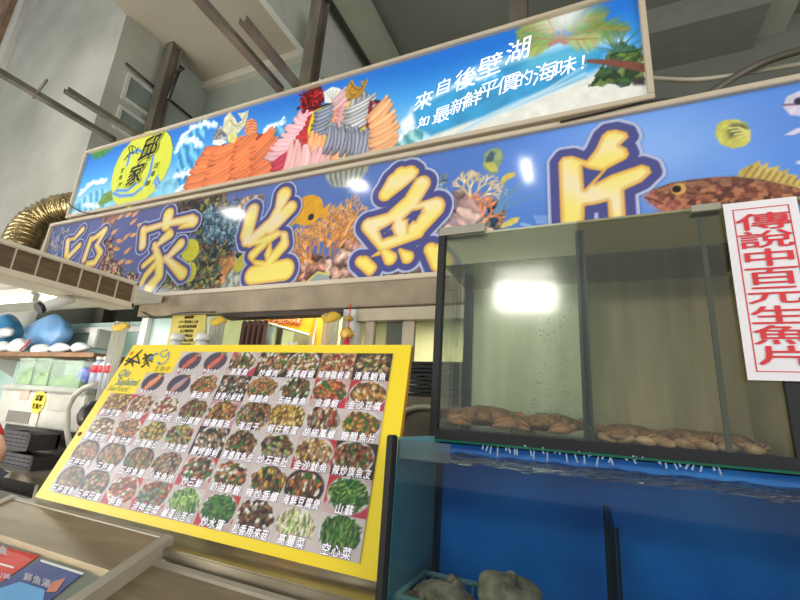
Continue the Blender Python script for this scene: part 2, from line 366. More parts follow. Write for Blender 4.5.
# beach
Z3 = TZ(2.6667, 360, 0)
s.poly(Z3((165, 385), (200, 350), (430, 280), (640, 190), (760, 160), (775, 300), (400, 345), (80, 410), (90, 400)), (222, 222, 212), soft=.06, tex=.06, ts=20)
s.poly(Z3((140, 295), (180, 255), (300, 195), (430, 140), (560, 118), (650, 125), (640, 175), (560, 215), (430, 262), (330, 310), (190, 362), (150, 340)), (58, 150, 200), soft=.03, tex=.14, ts=8)
s.poly(Z3((430, 145), (560, 120), (650, 125), (600, 160), (430, 200)), (95, 185, 215), soft=.08, a=.6)
for i in range(5): s.line(Z3((215+i*10, 385-i*6), (300+20*i, 330-i*8), (420+20*i, 285-12*i), (600, 215-10*i)), .006+.003*(i % 2), (120, 180, 210) if i % 2 else (235, 240, 240), soft=.02, a=.7)
s.poly(Z3((150, 290), (180, 262), (300, 200), (330, 196), (200, 262)), (225, 238, 248), soft=.04, a=.8)
cloud(s, 470, 82, .06, seed=12, a=.8, sx=2.4)
s.line(Z3((300, 190), (560, 112), (700, 110)), .03, (220, 238, 246), soft=.06, a=.7)
# palm, trunk, bushes
Zp = TZ(5, 500, 0)
s.cells(Zp((440, 435), (480, 340), (540, 300), (550, 240), (610, 210), (660, 230), (720, 250), (722, 400), (640, 420), (520, 430)), [(60, 90, 50), (95, 120, 60), (40, 66, 40), (120, 135, 80), (70, 100, 90)], .035, 5, rough=.05, elong=1.6, ang=.8)
for i in range(22):
    a = random.uniform(-.4, 3.4); c = Zp((590, 255))[0]; L = random.uniform(.06, .2); s.line([c, (c[0]+L*math.cos(a), c[1]+L*math.sin(a))], [.006, .002], (70, 110, 90))
s.line(Zp((440, 305), (560, 312), (722, 338)), [.012, .022, .03], (120, 72, 58), soft=.01)
s.poly(Zp((650, 405), (700, 385), (725, 390), (725, 425), (670, 425)), (62, 52, 52), soft=.02)
def frond(a, b, c, w, col):
    A, Bm, Cc = Zp(a, b, c)
    n = 26
    for i in range(n):
        t = .12+.88*i/n; p = [(1-t)**2*A[j]+2*t*(1-t)*Bm[j]+t*t*Cc[j] for j in (0, 1)]
        tx = 2*(1-t)*(Bm[0]-A[0])+2*t*(Cc[0]-Bm[0]); ty = 2*(1-t)*(Bm[1]-A[1])+2*t*(Cc[1]-Bm[1]); L = math.hypot(tx, ty); tx, ty = tx/L, ty/L
        ww = w*math.sin(PI*min(1, t*.9+.08))*random.uniform(.7, 1.1)
        for sg in (-1, 1):
            s.line([p, (p[0]+ww*(.7*tx-sg*ty*.8), p[1]+ww*(.7*ty+sg*tx*.8-.25))], [.007, .002], tuple(q*random.uniform(.8, 1.15) for q in col), soft=.009, a=.85)
    s.line([A, tuple((A[j]+2*Bm[j]+Cc[j])/4 for j in (0, 1)), Cc], [.008, .006, .003], (150, 130, 80))
GR = (122, 146, 70)
for a in (((280, 195), (190, 120), (80, 165), .13, (110, 150, 90)), ((290, 190), (200, 70), (110, 110), .13, (150, 160, 100)), ((290, 190), (230, 60), (200, 45), .14, (190, 185, 130)), ((300, 185), (320, 40), (400, 0), .15, (180, 170, 110)),
          ((310, 185), (420, 60), (530, 80), .15, GR), ((320, 190), (500, 110), (650, 150), .12, (120, 140, 60)), ((310, 195), (420, 200), (500, 190), .1, (170, 180, 110)), ((285, 205), (200, 220), (140, 245), .09, (160, 175, 90)), ((280, 200), (180, 190), (100, 180), .08, (130, 160, 90))): frond(*a)
s.line(Zp((250, 222), (300, 200), (330, 215)), .014, (180, 110, 90), soft=.02)
w = s.win(Zp((100, 0), (520, 220)), .1); c = Zp((330, 90))[0]; s.mix(w, np.exp(-((s.U[w]-c[0])**2+(s.V[w]-c[1])**2)/.018)*.8, (235, 242, 250))
# salmon platter
Zs = TZ(6, 180, 110)
s.poly(Zs((20, 520), (55, 430), (80, 350), (120, 280), (200, 215), (330, 200), (440, 140), (540, 145), (575, 290), (570, 410), (150, 505)), (150, 62, 36), tex=.2)
def slices(Zf, path, w0, w1, n, c_lo, c_hi, c_edge, slant=.35, thick=.6, seed=0):
    R = random.Random(seed); P = Zf(*path); L = [0]
    for a, b in zip(P, P[1:]): L.append(L[-1]+math.dist(a, b))
    def pt(t):
        q = t*L[-1]
        for i in range(len(P)-1):
            if q <= L[i+1]: f = (q-L[i])/(L[i+1]-L[i]); return [P[i][j]+(P[i+1][j]-P[i][j])*f for j in (0, 1)], (P[i+1][0]-P[i][0], P[i+1][1]-P[i][1])
        return list(P[-1]), (P[-1][0]-P[-2][0], P[-1][1]-P[-2][1])
    n = max(4, int(n*.8)); da = 0
    for i in range(n):
        t = i/(n-1); c, d = pt(t); c2, d2 = pt(min(1, t+.12)); d = (d[0]+d2[0], d[1]+d2[1]); l = math.hypot(*d); d = (d[0]/l, d[1]/l); nn = (-d[1], d[0]); w_ = (w0+(w1-w0)*t)*R.uniform(.86, 1.08); r = L[-1]/n*.78; sl_ = slant*R.uniform(.6, 1.3)
        P3 = [(c[0]+nn[0]*w_*k-d[0]*w_*(sl_*k-.16*(1-k*k))+R.gauss(0, r*.06), c[1]+nn[1]*w_*k-d[1]*w_*(sl_*k-.16*(1-k*k))) for k in (1, .5, 0, -.5, -1)]
        f = R.uniform(.9, 1.08); sh_ = lambda q: [(x+d[0]*r*q, y+d[1]*r*q) for x, y in P3]
        s.line(sh_(.25), [r*.5, r*.9, r, r*.9, r*.5], tuple(q*f*.72 for q in c_lo), soft=.01); s.line(P3, [r*.45, r*.85, r*.95, r*.85, r*.45], tuple(q*f for q in c_lo), soft=.008)
        s.line(sh_(-.15), [r*.2, r*.5, r*.55, r*.5, r*.2], tuple(q*f for q in c_hi), soft=.02, a=.85)
        s.line(sh_(.45), [r*.06, r*.12, r*.16, r*.12, r*.06], c_edge, soft=.01, a=.6)
        s.line([P3[0]], [r*.35], c_edge, soft=.02, a=.5)
OR = ((214, 92, 40), (238, 132, 74), (250, 190, 140))
slices(Zs, ((200, 225), (150, 300), (110, 390), (60, 500)), .10, .13, 14, *OR, seed=1)
slices(Zs, ((285, 205), (255, 300), (235, 390), (215, 480)), .15, .19, 16, *OR, seed=2)
slices(Zs, ((390, 165), (385, 250), (380, 350), (365, 445)), .13, .14, 15, *OR, seed=3)
slices(Zs, ((485, 165), (500, 240), (510, 320), (505, 410)), .14, .15, 15, (206, 88, 42), (235, 130, 80), (248, 185, 135), seed=4)
s.cells(Zs((195, 200), (200, 150), (240, 90), (270, 120), (280, 190), (230, 210)), [(150, 145, 150), (120, 115, 120), (185, 180, 180)], .05, 3)
s.poly(Zs((195, 205), (200, 180), (250, 175), (285, 190), (240, 215)), (225, 230, 225), tex=.15)
s.poly(Zs((255, 120), (265, 50), (300, 12), (330, 50), (345, 80), (375, 60), (345, 20), (385, 15), (412, 0), (405, 40), (390, 90), (350, 140), (280, 145)), (206, 205, 170), tex=.18, ts=40)
s.poly(Zs((280, 145), (340, 140), (345, 160), (325, 200), (290, 190)), (215, 205, 120), tex=.1)
s.line(Zs((300, 60), (335, 100), (375, 80), (400, 20)), .006, (150, 150, 110))
s.poly(Zs((385, 130), (395, 70), (430, 48), (462, 75), (460, 120), (425, 150), (395, 148)), (226, 140, 95), tex=.15)
for i in range(4): s.line(Zs((392, 135-i*20), (425, 118-i*18), (460, 120-i*16)), .004, (170, 85, 55))
# mixed sashimi platter
Z5 = TZ(5, 270, 70)
s.poly(Z5((10, 470), (25, 400), (60, 330), (130, 250), (220, 190), (330, 150), (480, 135), (560, 155), (610, 230), (628, 300), (605, 420), (570, 440), (140, 520), (10, 540)), (38, 34, 40), tex=.2)
s.poly(Z5((8, 540), (20, 430), (90, 300), (200, 200), (500, 150), (570, 180), (600, 300), (600, 420), (200, 505)), (160, 60, 62), tex=.15)
slices(Z5, ((215, 205), (150, 270), (95, 340), (45, 430)), .11, .13, 15, (214, 150, 160), (240, 190, 196), (250, 222, 222), seed=5)
slices(Z5, ((225, 225), (195, 300), (150, 380)), .05, .09, 9, (170, 22, 34), (205, 46, 50), (225, 110, 100), seed=6)
slices(Z5, ((50, 440), (55, 520)), .09, .1, 5, (190, 30, 60), (215, 60, 90), (235, 140, 150), seed=7)
slices(Z5, ((345, 165), (325, 230), (300, 300)), .07, .08, 9, (222, 130, 80), (244, 170, 120), (250, 205, 170), seed=8)
slices(Z5, ((385, 165), (365, 230), (345, 300)), .06, .07, 9, (214, 140, 150), (238, 180, 180), (246, 215, 210), seed=9)
s.poly(Z5((215, 205), (290, 175), (312, 200), (290, 300), (260, 365), (190, 350), (188, 300)), (226, 200, 40), tex=.1)
slices(Z5, ((275, 190), (262, 250), (240, 335)), .09, .08, 11, (40, 46, 70), (176, 184, 204), (236, 240, 245), seed=10)
s.poly(Z5((372, 215), (390, 160), (500, 145), (505, 200), (470, 310), (370, 295)), (226, 200, 50), tex=.1)
slices(Z5, ((400, 185), (480, 180)), .13, .1, 5, (90, 92, 100), (200, 205, 205), (238, 240, 236), slant=0, seed=11)
slices(Z5, ((450, 160), (440, 215), (430, 280)), .13, .13, 9, (84, 82, 90), (232, 234, 232), (250, 250, 246), seed=12)
s.poly(Z5((498, 150), (515, 155), (495, 310), (470, 330), (485, 250)), (120, 26, 36))
slices(Z5, ((190, 380), (250, 410), (330, 430), (430, 450)), .13, .13, 15, (228, 140, 80), (246, 178, 122), (252, 215, 175), seed=13)
slices(Z5, ((90, 430), (140, 450), (200, 460), (265, 490)), .15, .12, 12, (226, 158, 156), (244, 192, 188), (250, 222, 218), seed=14)
s.poly(Z5((265, 345), (290, 375), (500, 450), (520, 400), (510, 330), (470, 310), (320, 290)), (222, 190, 50), tex=.1)
slices(Z5, ((285, 340), (350, 350), (430, 368), (505, 375)), .12, .12, 17, (54, 56, 72), (180, 182, 198), (238, 240, 244), seed=15)
slices(Z5, ((535, 185), (560, 240), (568, 310), (560, 400)), .11, .11, 13, (226, 146, 92), (248, 190, 138), (252, 222, 185), seed=16)
s.cells(Z5((125, 195), (150, 160), (130, 120), (170, 100), (200, 80), (240, 75), (270, 100), (268, 150), (230, 195), (160, 210)), [(190, 20, 30), (150, 10, 24), (110, 10, 30), (215, 40, 40), (80, 8, 24)], .03, 8, rough=.09, edge=.8)
s.poly(Z5((268, 110), (310, 84), (345, 90), (378, 115), (372, 160), (320, 165), (275, 165)), (226, 226, 220))
for i in range(6): s.line(Z5((320, 165), (278+i*18, 98+abs(i-2.5)*4)), .004, (180, 180, 178))
slices(Z5, ((345, 120), (355, 160)), .07, .08, 5, (200, 150, 155), (232, 190, 190), (245, 225, 220), seed=19)
s.poly(Z5((380, 140), (378, 100), (400, 55), (415, 50), (425, 80), (455, 85), (462, 65), (445, 55), (470, 55), (492, 42), (480, 75), (465, 115), (440, 140), (410, 148)), (176, 132, 46), tex=.3, ts=50)
s.line(Z5((400, 60), (430, 100), (455, 95), (480, 50)), .004, (90, 60, 20))
sheet = s.mesh('printed_panel', lambda u, v: np.stack([u, np.full_like(u, YS), v], 1), print_mat('backlit_print', .35, .12), upper)
# yellow round emblem
em = TZ(5.45, 100, 110); EPT = em((62, 400), (80, 320), (105, 265), (130, 220), (200, 150), (240, 128), (280, 115), (340, 112), (370, 128), (385, 150), (398, 210), (385, 290), (350, 370), (300, 440), (230, 500), (160, 532), (105, 525), (78, 495))
e = Sheet(min(p[0] for p in EPT)-.01, max(p[0] for p in EPT)+.01, min(p[1] for p in EPT)-.01, max(p[1] for p in EPT)+.01, .006, (206, 212, 66))
for pts in (((75, 455), (110, 470), (180, 465), (240, 420), (275, 340), (290, 260)), ((90, 440), (150, 440), (200, 400)), ((150, 300), (165, 240), (210, 220), (290, 250)), ((280, 400), (310, 365), (330, 410)), ((270, 410), (300, 380), (310, 420))):
    e.line(em(*pts), .022, (130, 170, 215), soft=.012); e.line(em(*pts), .006, (60, 110, 190), soft=.008)
wv = (slice(0, e.ny), slice(0, e.nx)); dd = e.sd_poly(EPT, wv)
emb = e.mesh('round_emblem', lambda u, v: np.stack([u, np.full_like(u, YS-.004), v], 1), print_mat('backlit_print', .35, .12), upper, keep=dd < 0)
emb['label'] = 'yellow round emblem with black shop name over blue swirls'
BLK = mat('black_ink', (18, 20, 16), .5, var=0); YEL = mat('yellow_ink', (206, 212, 66), .5, var=0, emit=.12); WINK = mat('white_ink', (245, 248, 250), .5, var=0, emit=.4)
def brush(name, strokes, m, y, parent, thick=.003):
    """brush strokes as flat raised shapes: each (points, radii) on the sign plane"""
    M_ = MB()
    for k_, (pts, rs) in enumerate(strokes):
        n = len(pts); left, right = [], []
        for i, (x, z) in enumerate(pts):
            a, b = pts[max(0, i-1)], pts[min(n-1, i+1)]; dx, dz = b[0]-a[0], b[1]-a[1]; l = math.hypot(dx, dz) or 1; nx_, nz_ = -dz/l, dx/l
            left.append((x+nx_*rs[i], y-k_*.0002, z+nz_*rs[i])); right.append((x-nx_*rs[i], y-k_*.0002, z-nz_*rs[i]))
        for i in range(n-1):
            M_.prism([left[i], left[i+1], right[i+1], right[i]], (0, thick, 0))
        for (x, z), r in zip(pts, rs):
            M_.prism([(x+r*math.cos(2*PI*q/10), y-k_*.0002, z+r*math.sin(2*PI*q/10)) for q in range(10)], (0, thick, 0))
    return M_.build(name, m, parent)
def PU(u, v, l): return Vector((u, YS-.005-l, v))
def zi(f, body, c, px, an=-.1, sh=.1):
    u, v = f(c)[0] if isinstance(c, tuple) else c; return (body, u, v, px, px, an, sh)
rib = [((308, 290), (330, 275), (316, 360), (268, 440), (240, 430), (290, 360))]
for pts, nm in ((((305, 285), (330, 275), (318, 350), (262, 445), (235, 430), (290, 350)), 'a'), (((118, 330), (135, 310), (145, 340), (125, 425), (100, 420), (105, 370)), 'b')):
    P = em(*pts); MB().prism([(a, YS-.008, b) for a, b in P], (0, .003, 0)).build('emblem_ribbon', mat('ribbon_yellow', (196, 206, 70), .5, var=0, emit=.3), emb)
DGI = mat('dark_green_ink', (50, 80, 30), .5, var=0)
lettering('emblem_name', [('邱', *em((278, 208))[0], .27, .29, .12, .3), ('家', *em((200, 352))[0], .23, .25, .1, .25)], [(.085, DGI, .004), (.065, YEL, .006), (.022, BLK, .009)], PU, emb)
items = [zi(em, c, p, .07, .0, .2) for c, p in zip('活海鮮', ((312, 305), (292, 350), (266, 402)))] + [zi(em, c, p, .06, 0, .2) for c, p in zip('生魚片', ((128, 332), (118, 370), (114, 408)))]
lettering('emblem_small_lettering', items, [(.02, mat('dark_green_ink', (50, 80, 30), .5, var=0), .006)], PU, emb)
fish = [(em(*p), [.004]*len(p)) for p in (((160, 205), (175, 195), (195, 205), (205, 225), (185, 240), (165, 232), (160, 205)), ((205, 215), (215, 205)), ((200, 235), (212, 240)), ((165, 235), (150, 255), (135, 275)), ((178, 200), (180, 240)), ((150, 250), (160, 262)))]
brush('emblem_fish_mark', fish, mat('dark_green_ink', (50, 80, 30)), YS-.008, emb)
# handwriting
sl = math.atan2(T(520, 65)[1]-T(425, 108)[1], T(520, 65)[0]-T(425, 108)[0])
l1 = [(c, *T(*p), sz, sz*1.05, sl*.6, .28) for c, p, sz in zip('來自後壁湖', ((424, 101), (444, 87), (466, 79), (490, 66), (518, 51)), (.15, .13, .17, .18, .18))]
l2 = [(c, *T(*p), sz, sz, sl*.6, .28) for c, p, sz in zip('最新鮮平價的海味！', ((442, 115), (459, 106), (473, 99), (489, 90), (508, 84), (524, 79), (545, 73), (566, 67), (583, 63)), (.14, .13, .14, .14, .15, .13, .16, .14, .13))]
o = lettering('handwritten_lettering', l1, [(.008, WINK, .002)], PU, upper)
o = lettering('handwritten_lettering', l2, [(.005, WINK, .002)], PU, upper)
o = lettering('handwritten_lettering', [('如', *T(424, 122), .09, .09, 0, .2)], [(.018, WINK, .002)], PU, upper)
# ------------------------------------------------------------------ LOWER SIGN
LX0, LX1, LZ0, LZ1 = -5.42, 1.25, 2.345, 3.29
lower = thing('lower_sign', 'lower long sign of a coral reef with large golden brush characters', 'sign', (LX0, YS, LZ0))
sign_frame(LX0, LX1, LZ0, LZ1, .035, lower, FRAME)
s = Sheet(LX0+.03, LX1-.03, LZ0+.03, LZ1-.03, .0065)
gx = (s.U-s.b[0])/(s.b[1]-s.b[0]); n = fbm(s.U*1.3, s.V*1.5, 4, 11)
cl, cr, cm = np.array((86, 92, 140.)), np.array((78, 126, 205.)), np.array((120, 150, 200.))
k = np.clip((gx-.25)/.6, 0, 1)[..., None]; s.c = (cl*(1-k)+cr*k)
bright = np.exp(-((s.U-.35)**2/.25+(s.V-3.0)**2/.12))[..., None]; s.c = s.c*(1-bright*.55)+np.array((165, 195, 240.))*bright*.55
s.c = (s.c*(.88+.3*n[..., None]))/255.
w_all = (slice(0, s.ny), slice(0, s.nx))
ID = TZ(1, 0, 0)
# left reef
s.cells(ID((46, 236), (62, 226), (72, 226), (66, 250), (52, 270), (44, 262)), [(70, 100, 160), (110, 120, 160), (150, 140, 150)], .05, 21, rough=.04)
s.cells(ID((100, 215), (108, 210), (118, 208), (116, 226), (102, 228)), [(190, 130, 90), (90, 90, 120), (150, 110, 110)], .04, 22, rough=.08)
s.cells(ID((98, 262), (104, 240), (112, 236), (118, 262), (132, 276), (150, 280), (160, 297), (142, 300), (100, 284)), [(190, 90, 100), (225, 170, 150), (90, 80, 70), (150, 150, 120), (214, 190, 90), (120, 60, 80), (60, 80, 70)], .028, 23, rough=.1, edge=.7)
s.cells(ID((186, 210), (200, 200), (228, 188), (236, 230), (240, 292), (150, 299), (150, 270), (186, 262), (192, 240)), [(120, 130, 60), (70, 90, 60), (60, 50, 40), (160, 150, 80), (190, 170, 90), (90, 110, 100), (40, 50, 50), (150, 90, 60)], .032, 24, rough=.12, edge=.8)
s.cells(ID((178, 200), (200, 196), (200, 222), (188, 236), (178, 225)), [(56, 42, 36), (80, 54, 44), (40, 36, 36), (100, 80, 60)], .035, 25, rough=.08)
s.cells(ID((200, 222), (212, 205), (238, 200), (248, 214), (245, 238), (225, 244), (205, 240)), [(110, 150, 170), (80, 120, 150), (150, 180, 190), (60, 90, 110)], .03, 26, rough=.12, edge=.8)
s.cells(ID((218, 262), (235, 250), (245, 270), (246, 292), (225, 290)), [(180, 186, 170), (150, 160, 150), (200, 140, 80), (216, 150, 90)], .05, 27, rough=.06, elong=2, ang=1.2)
s.cells(ID((236, 206), (248, 196), (262, 194), (264, 212), (244, 224)), [(200, 170, 150), (225, 190, 170), (150, 130, 100)], .05, 28, rough=.05)
# middle corals
s.cells(ID((285, 290), (286, 262), (300, 250), (318, 256), (330, 262), (332, 287)), [(214, 150, 130), (190, 130, 115), (232, 180, 160), (120, 80, 70)], .07, 29, rough=.09, edge=.75)
s.cells(ID((324, 287), (330, 255), (345, 235), (360, 225), (380, 228), (400, 258), (398, 284)), [(226, 178, 156), (206, 156, 138), (238, 200, 180), (200, 150, 140)], .075, 30, rough=.1, edge=.7)
s.cells(ID((310, 284), (316, 270), (326, 268), (330, 284)), [(70, 50, 50), (90, 60, 60)], .06, 31, rough=.03)
def branch(p, a, L, r, col, dep=0):
    q = (p[0]+L*math.cos(a), p[1]+L*math.sin(a)); f = random.uniform(.8, 1.15); s.line([p, q], [r, r*.8], tuple(min(255, c*f) for c in col), soft=.008)
    if dep < 5 and L > .018:
        for da in (-.6, .5): branch(q, a+da*random.uniform(.5, 1.3), L*random.uniform(.62, .85), r*.85, col, dep+1)
for px, a in (((300, 262), 2.3), ((306, 258), 1.8), ((318, 252), 1.6), ((328, 246), 1.3), ((336, 238), 1.6), ((345, 234), 1.2), ((322, 240), 2.0), ((312, 262), 2.6), ((340, 246), .9), ((330, 255), 1.7)):
    branch(T(*px), a, .085, .011, (222, 160, 90)); branch(T(px[0]+4, px[1]+3), a-.2, .08, .009, (196, 126, 62))
s.cells(ID((386, 284), (388, 270), (420, 262), (437, 268), (438, 284)), [(150, 124, 116), (176, 146, 136), (120, 100, 96)], .06, 33, rough=.04, edge=.8)
s.cells(ID((428, 262), (430, 215), (442, 198), (458, 190), (472, 194), (484, 206), (488, 226), (486, 250), (440, 280)), [(206, 170, 165), (186, 150, 146), (222, 190, 178), (170, 140, 150)], .1, 34, rough=.08, edge=.75)
for px, a in (((468, 194), 2.2), ((470, 196), 1.6), ((474, 196), 1.0), ((478, 200), .6)): branch(T(*px), a, .055, .009, (220, 196, 150))
s.cells(ID((480, 236), (484, 205), (490, 196), (500, 200), (506, 215), (500, 240)), [(44, 62, 84), (70, 90, 110), (36, 44, 56), (100, 96, 90)], .05, 35, rough=.06)
for px, a in (((482, 216), 1.2), ((484, 222), .8), ((480, 210), 1.5)): branch(T(*px), a, .045, .009, (224, 140, 96))
for i in range(14): p_ = T(496, 212); a = random.uniform(.3, 1.3); L = random.uniform(.15, .32); s.line([p_, (p_[0]+L*math.cos(a), p_[1]+L*math.sin(a))], [.01, .004], (100, 140, 180), soft=.012, a=.7)
s.cells(ID((470, 240), (474, 224), (492, 228), (502, 238)), [(206, 180, 150), (190, 165, 140)], .2, 36)
s.cells(ID((428, 186), (430, 178), (446, 176), (446, 190), (436, 194)), [(150, 170, 170), (110, 140, 160)], .05, 37, rough=.05)
# fish
def fishp(c, L, H, an, col, col2=None, tail=True, eye=True):
    x, z = T(*c); ca, sa = math.cos(an), math.sin(an)
    def q(a, b): return (x+a*ca-b*sa, z+a*sa+b*ca)
    s.poly([q(L*math.cos(t), H*math.sin(t)) for t in np.linspace(0, 2*PI, 18)[:-1]], col, tex=.08)
    if tail: s.poly([q(L*.85, 0), q(L*1.4, H*.6), q(L*1.3, -H*.6)], col)
    if col2:
        for k_ in (-.4, 0, .4): s.line([q(L*k_, H*.75), q(L*k_*1.1, -H*.75)], L*.07, col2, soft=.008)
    if eye: s.line([q(-L*.65, H*.15)], [L*.1], (30, 30, 30))
fishp((308, 210), .14, .13, -.2, (222, 160, 40), eye=False); s.line([T(311, 217)], [.028], (40, 34, 30)); fishp((290, 223), .05, .03, 0, (214, 160, 40), eye=False)
fishp((190, 250), .1, .12, .9, (206, 200, 50), eye=False, tail=False); fishp((189, 272), .085, .1, .5, (200, 196, 56), eye=False, tail=False)
for c in ((128, 215), (120, 217), (104, 225), (114, 232), (126, 237), (119, 241), (133, 235), (127, 251), (116, 249), (133, 222), (140, 225), (121, 262), (135, 214), (128, 262)): fishp(c, .045, .022, random.uniform(-.2, .7), (222, 160, 104), eye=False)
fishp((242, 262), .1, .06, .9, (190, 180, 60), eye=False)
x, z = T(345, 178); 
s.poly([(x-.17, z+.02), (x-.1, z-.06), (x+.03, z-.085), (x+.13, z-.05), (x+.19, z+.03), (x+.2, z+.14), (x-.2, z+.13)], (168, 172, 156), soft=.02, tex=.15)
for i in range(7): s.line([(x-.15+i*.05, z+.12), (x-.13+i*.045, z+.02), (x-.09+i*.035, z-.06)], [.006, .009, .004], (96, 100, 100), soft=.012)
Zg = TZ(1, 0, 0); s.poly(Zg((303, 285), (318, 272), (328, 275), (333, 284), (330, 287)), (150, 160, 160)); s.line(Zg((303, 285), (318, 272), (329, 275)), .008, (206, 196, 90))
Zf = TZ(5, 450, 120)
s.poly(Zf((165, 240), (170, 170), (200, 145), (250, 140), (268, 175), (255, 220), (235, 250), (240, 268), (205, 268)), (140, 160, 110), tex=.15); s.poly(Zf((180, 190), (205, 155), (225, 165), (215, 205), (180, 215)), (64, 90, 110), soft=.02)
for i in range(5): s.line(Zf((170+i*12, 215), (205+i*8, 255)), .004, (206, 196, 90))
s.poly(Zf((248, 322), (262, 285), (290, 265), (328, 262), (325, 280), (285, 300), (265, 320)), (206, 180, 84), tex=.12); s.poly(Zf((250, 540), (265, 515), (310, 490), (350, 485), (340, 510), (300, 530), (265, 540)), (206, 190, 100), tex=.12)
for i in range(6): s.line(Zf((425+i*17, 480), (440+i*14, 515)), .006, (140, 175, 225), a=.7)
for cc in ((380, 545),): s.line(Zf((360, 520), (400, 530), (412, 560)), .012, (140, 175, 215), a=.6)
Zk = TZ(3, 600, 0)
s.poly(Zk((345, 405), (350, 375), (372, 360), (410, 358), (440, 370), (453, 395), (450, 425), (430, 440), (395, 446), (360, 432)), (196, 190, 92), tex=.12); s.poly(Zk((385, 385), (400, 372), (430, 372), (442, 385), (425, 400), (390, 412)), (70, 76, 60), soft=.03)
for i in range(5): s.line(Zk((385+i*10, 385+i*9), (415+i*8, 382+i*8), (445, 395+i*6)), .006, (214, 206, 120))
s.poly(Zk((548, 320), (560, 290), (600, 272), (620, 280), (620, 350), (570, 345)), (206, 200, 220), tex=.1); s.line(Zk((550, 315), (600, 312)), .006, (120, 90, 110)); s.line([T(799, 101)], [.02], (40, 40, 60))
s.poly(Zk((552, 405), (590, 385), (620, 378), (620, 390), (580, 405)), (214, 206, 226)); s.poly(Zk((588, 485), (610, 478), (610, 492), (590, 492)), (214, 206, 226))
# grouper
Zr = TZ(5, 640, 140)
body = Zr((25, 285), (60, 250), (150, 215), (250, 200), (380, 185), (480, 182), (600, 195), (700, 215), (830, 245), (830, 300), (640, 330), (420, 345), (250, 395), (180, 385), (90, 345), (50, 315))
s.cells(body, [(110, 62, 48), (132, 80, 58), (96, 54, 44)], .035, 41, edge=.15)
w = s.win(body, .02); d = s.sd_poly(body, w); sp = vnoise(s.U[w]*44, s.V[w]*50, 5); s.mix(w, (d < -.01)*np.clip((sp-.5)*6, 0, 1)*.75, (196, 134, 92))
s.poly(Zr((25, 285), (60, 255), (110, 300), (200, 350), (250, 390), (180, 385), (90, 345), (50, 315)), (200, 120, 104), soft=.06, a=.75, tex=.25, ts=30)
s.poly(Zr((100, 250), (250, 210), (480, 190), (600, 200), (480, 215), (200, 245)), (92, 72, 60), soft=.05, a=.6)
fin = Zr((485, 182), (500, 150), (520, 140), (600, 100), (600, 130), (645, 110), (635, 140), (700, 128), (690, 155), (745, 145), (735, 170), (790, 175), (780, 195), (820, 200), (830, 250), (700, 218), (600, 195))
s.poly(fin, (196, 172, 96), tex=.15)
for i in range(9): s.line(Zr((520+i*35, 185+i*5), (560+i*32, 128+i*9)), .004, (150, 116, 60))
s.line(Zr((193, 245)), [.034], (206, 160, 90)); s.line(Zr((183, 245)), [.021], (24, 20, 24)); s.line(Zr((28, 288), (70, 300), (110, 318)), .005, (96, 50, 50))
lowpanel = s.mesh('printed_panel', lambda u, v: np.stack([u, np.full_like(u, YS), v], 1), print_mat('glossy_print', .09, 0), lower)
# big golden characters: cut-out lettering standing a little proud of the panel
def character(Zf, strokes, holes, scale, polys=(), navy=.035, halo=.012, label=None):
    allp = [p for pts, r in strokes for p in Zf(*pts)]+[p for q in polys for p in Zf(*q)]
    a = np.array(allp); pad = .16; lo, hi = a.min(0)-pad, a.max(0)+pad
    lo[1] = max(lo[1], LZ0+.035); hi[1] = min(hi[1], LZ1-.036); lo[0] = max(lo[0], LX0+.035)
    c = Sheet(lo[0], hi[0], lo[1], hi[1], .0055); w = (slice(0, c.ny), slice(0, c.nx)); d = np.full(c.U.shape, 9.)
    for pts, r in strokes: d = np.minimum(d, c.sd_chain(Zf(*pts), [q*scale for q in r], w))
    for q in polys: d = np.minimum(d, c.sd_poly(Zf(*q), w))
    dout = d.copy()
    for q in holes: d = np.maximum(d, -c.sd_poly(Zf(*q), w))
    dout = np.minimum(dout, d)
    c.c[:] = np.array((176, 184, 214))/255.
    c.mix(w, .5-(dout-navy)/.007, (74, 76, 134))
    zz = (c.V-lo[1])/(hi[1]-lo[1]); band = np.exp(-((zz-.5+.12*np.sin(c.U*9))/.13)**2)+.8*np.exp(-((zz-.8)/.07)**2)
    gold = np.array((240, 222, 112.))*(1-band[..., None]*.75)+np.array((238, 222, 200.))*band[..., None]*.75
    dep = np.clip(-d/.03, 0, 1)[..., None]; colr = np.array((214, 156, 66.))*(1-dep)+gold*dep
    c.mix(w, .5-d/.007, colr)
    o = c.mesh('brush_character', lambda u, v: np.stack([u, np.full_like(u, YS-.006), v], 1), print_mat('glossy_print', .09, 0), lower, keep=dout < navy+halo)
    if label: o['label'] = label
Z6 = TZ(5, 40, 200)
character(Z6, [([(215, 150), (175, 195)], (14, 9)), ([(142, 205), (135, 275)], (14, 14)), ([(140, 205), (180, 190)], (8, 6)), ([(200, 228), (145, 285)], (13, 13)), ([(258, 195), (222, 300)], (12, 14)), ([(328, 152), (270, 195)], (15, 11)), ([(325, 160), (285, 230)], (13, 11)), ([(285, 225), (305, 265), (275, 315), (240, 320)], (11, 15, 14, 12))],
          [], .0029, navy=.028, halo=.008, label='golden character cut off by the grille box')
